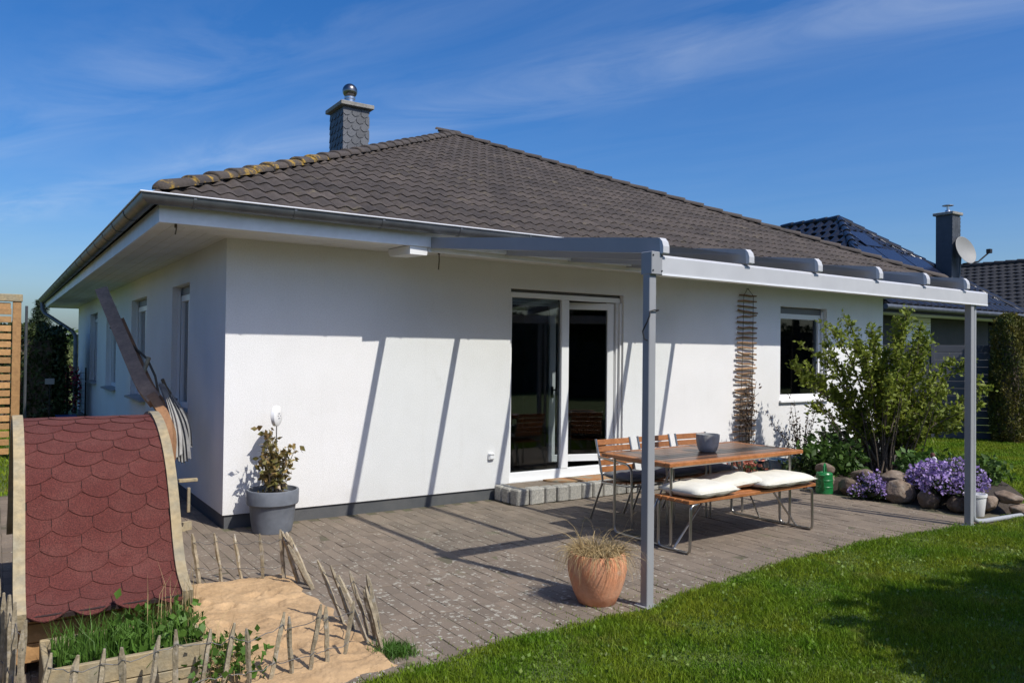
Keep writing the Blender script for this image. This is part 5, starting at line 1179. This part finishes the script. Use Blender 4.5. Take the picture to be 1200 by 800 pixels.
for (x0_, x1_, y0_, y1_, h_, lb) in ((-5.2,-3.9,-9,5,2.7,'unseen tall clipped hedge added at the left to darken the side wall'), (-14,60,-21.5,-20,3.2,'unseen long tall hedge added behind the viewer to darken the glass reflections')):  # both added off frame: one darkens the left wall, one the panes
    h_o = empty('hedge', (0,0,0), label=lb, cat='hedge'); leaves('foliage', hedge_points(9000 if x0_ > -10 else 22000, x0_,x1_,y0_,y1_,0,h_), .2, L_thuja, h_o, aspect=.6)['kind'] = 'stuff'
    MB().box(((x0_+x1_)/2,(y0_+y1_)/2,h_/2-.1), (x1_-x0_-.3,y1_-y0_-.3,h_-.2)).build('inner_twigs', M_bark, h_o)
# ------------------------------------------------------------------ lawn grass
def lawn_ok(x, y):
    ok = (y < patio_edge(np.minimum(x,6.9))+rng.normal(0,.022,len(x))+.018*np.sin(x*13+2*np.sin(x*5))) | ((x > 6.9) & (y < 20))
    inbed = np.zeros(len(x), bool)
    for (xa, ya), (xb, yb) in zip(bp, bp[1:]+bp[:1]): inbed ^= ((ya > y) != (yb > y)) & (x < (xb-xa)*(y-ya)/(yb-ya+1e-9)+xa)
    inbed |= (x > 6.4) & (x < 7.5) & (y > -3.5) & (y < 0); house_ = (x > -.05) & (x < W+.1) & (y > 0); left = (x < -.3) & (y > -3.86)
    return ok & ~inbed & ~house_ & ~left
def scatter(n, x0, x1, y0, y1):
    x = rng.uniform(x0,x1,n); y = rng.uniform(y0,y1,n); k = lawn_ok(x, y); dx, dy = x+1.7825, y+7.5017; z = dx*.551+dy*.834; u = dx*.834-dy*.551
    k &= (z > .35) & (np.abs(u) < 1.0*z+1.3); x, y, z = x[k], y[k], z[k]; return x, y, z
gs = []
x, y, z = scatter(1150000, -.4, 9, -7.6, -3.3); keep = rng.uniform(0,1,len(x)) < np.clip((5.0/np.maximum(z,1))**1.4, .2, 1); x, y, z = x[keep], y[keep], z[keep]
clump = .75+.35*np.sin(x*5.3+1.3*np.sin(y*4.1))*np.cos(y*6.1+np.sin(x*3.7)); h = .040*clump.clip(.35,1.3)*rng.choice([.7,1,1,1.5], len(x))
hh = h*np.where(y > patio_edge(np.minimum(x,6.9))-.06, .7, 1)
blades('grass', np.stack([x,y,np.full(len(x),.006)],1), hh, .0045, L_grass, None, lean=.5)
tag(bpy.data.objects['grass'] if 'grass' in bpy.data.objects and bpy.data.objects['grass'].parent is None else COL.objects[-1], 'short green lawn grass in front of the patio', 'grass', kind='stuff')
x, y, z = scatter(260000, 6.6, 16.5, -6, 4); fg = blades('grass', np.stack([x,y,np.full(len(x),-.012)],1), .05, .012, L_grass, None, lean=.5); tag(fg, 'lawn grass beyond the flower bed towards the fence', 'grass', kind='stuff')
n = 30000; x = rng.uniform(-5,.0,n); y = rng.uniform(2.9,12,n); lg = blades('grass', np.stack([x,y,np.full(n,-.012)],1), .05, .012, L_grass, None, lean=.5); tag(lg, 'strip of grass at the left behind the paving', 'grass', kind='stuff')
x, y, z = scatter(9000, -.4, 8, -6.6, -3.3); cl_ = leaves('lawn_weeds', np.stack([x,y,np.full(len(x),.016)+rng.uniform(0,.018,len(x))],1), .022, leafmat('clover_leaf', (.13,.23,.03), (.20,.25,.06), .3), None, up=1.2, aspect=.8); tag(cl_, 'clover and broad weeds scattered in the near lawn', 'weeds', kind='stuff')
# tufts in the patio joints and along its edge
n = 1100; x = rng.uniform(-.2,6.6,n); off = np.abs(rng.normal(0,.16,n)); y = patio_edge(x)+off; i_ = np.round(x/.1)*.1; x = np.where(rng.uniform(0,1,n) < .8, i_+rng.normal(0,.008,n), x); jt = blades('joint_tufts', np.stack([x,y,np.full(n,-.004)],1), .022, .004, L_grass, None, lean=.7); tag(jt, 'sparse moss and grass tufts in the patio joints', 'grass', kind='stuff')
n = 700; x = rng.normal(.08,.05,n); y = rng.normal(-3.55,.06,n); jt2 = blades('edge_tuft', np.stack([x,y,np.full(n,0.0)],1), .05, .005, L_fresh, None, lean=.8); tag(jt2, 'green grass tuft at the front right corner of the sandbox', 'grass', kind='stuff')
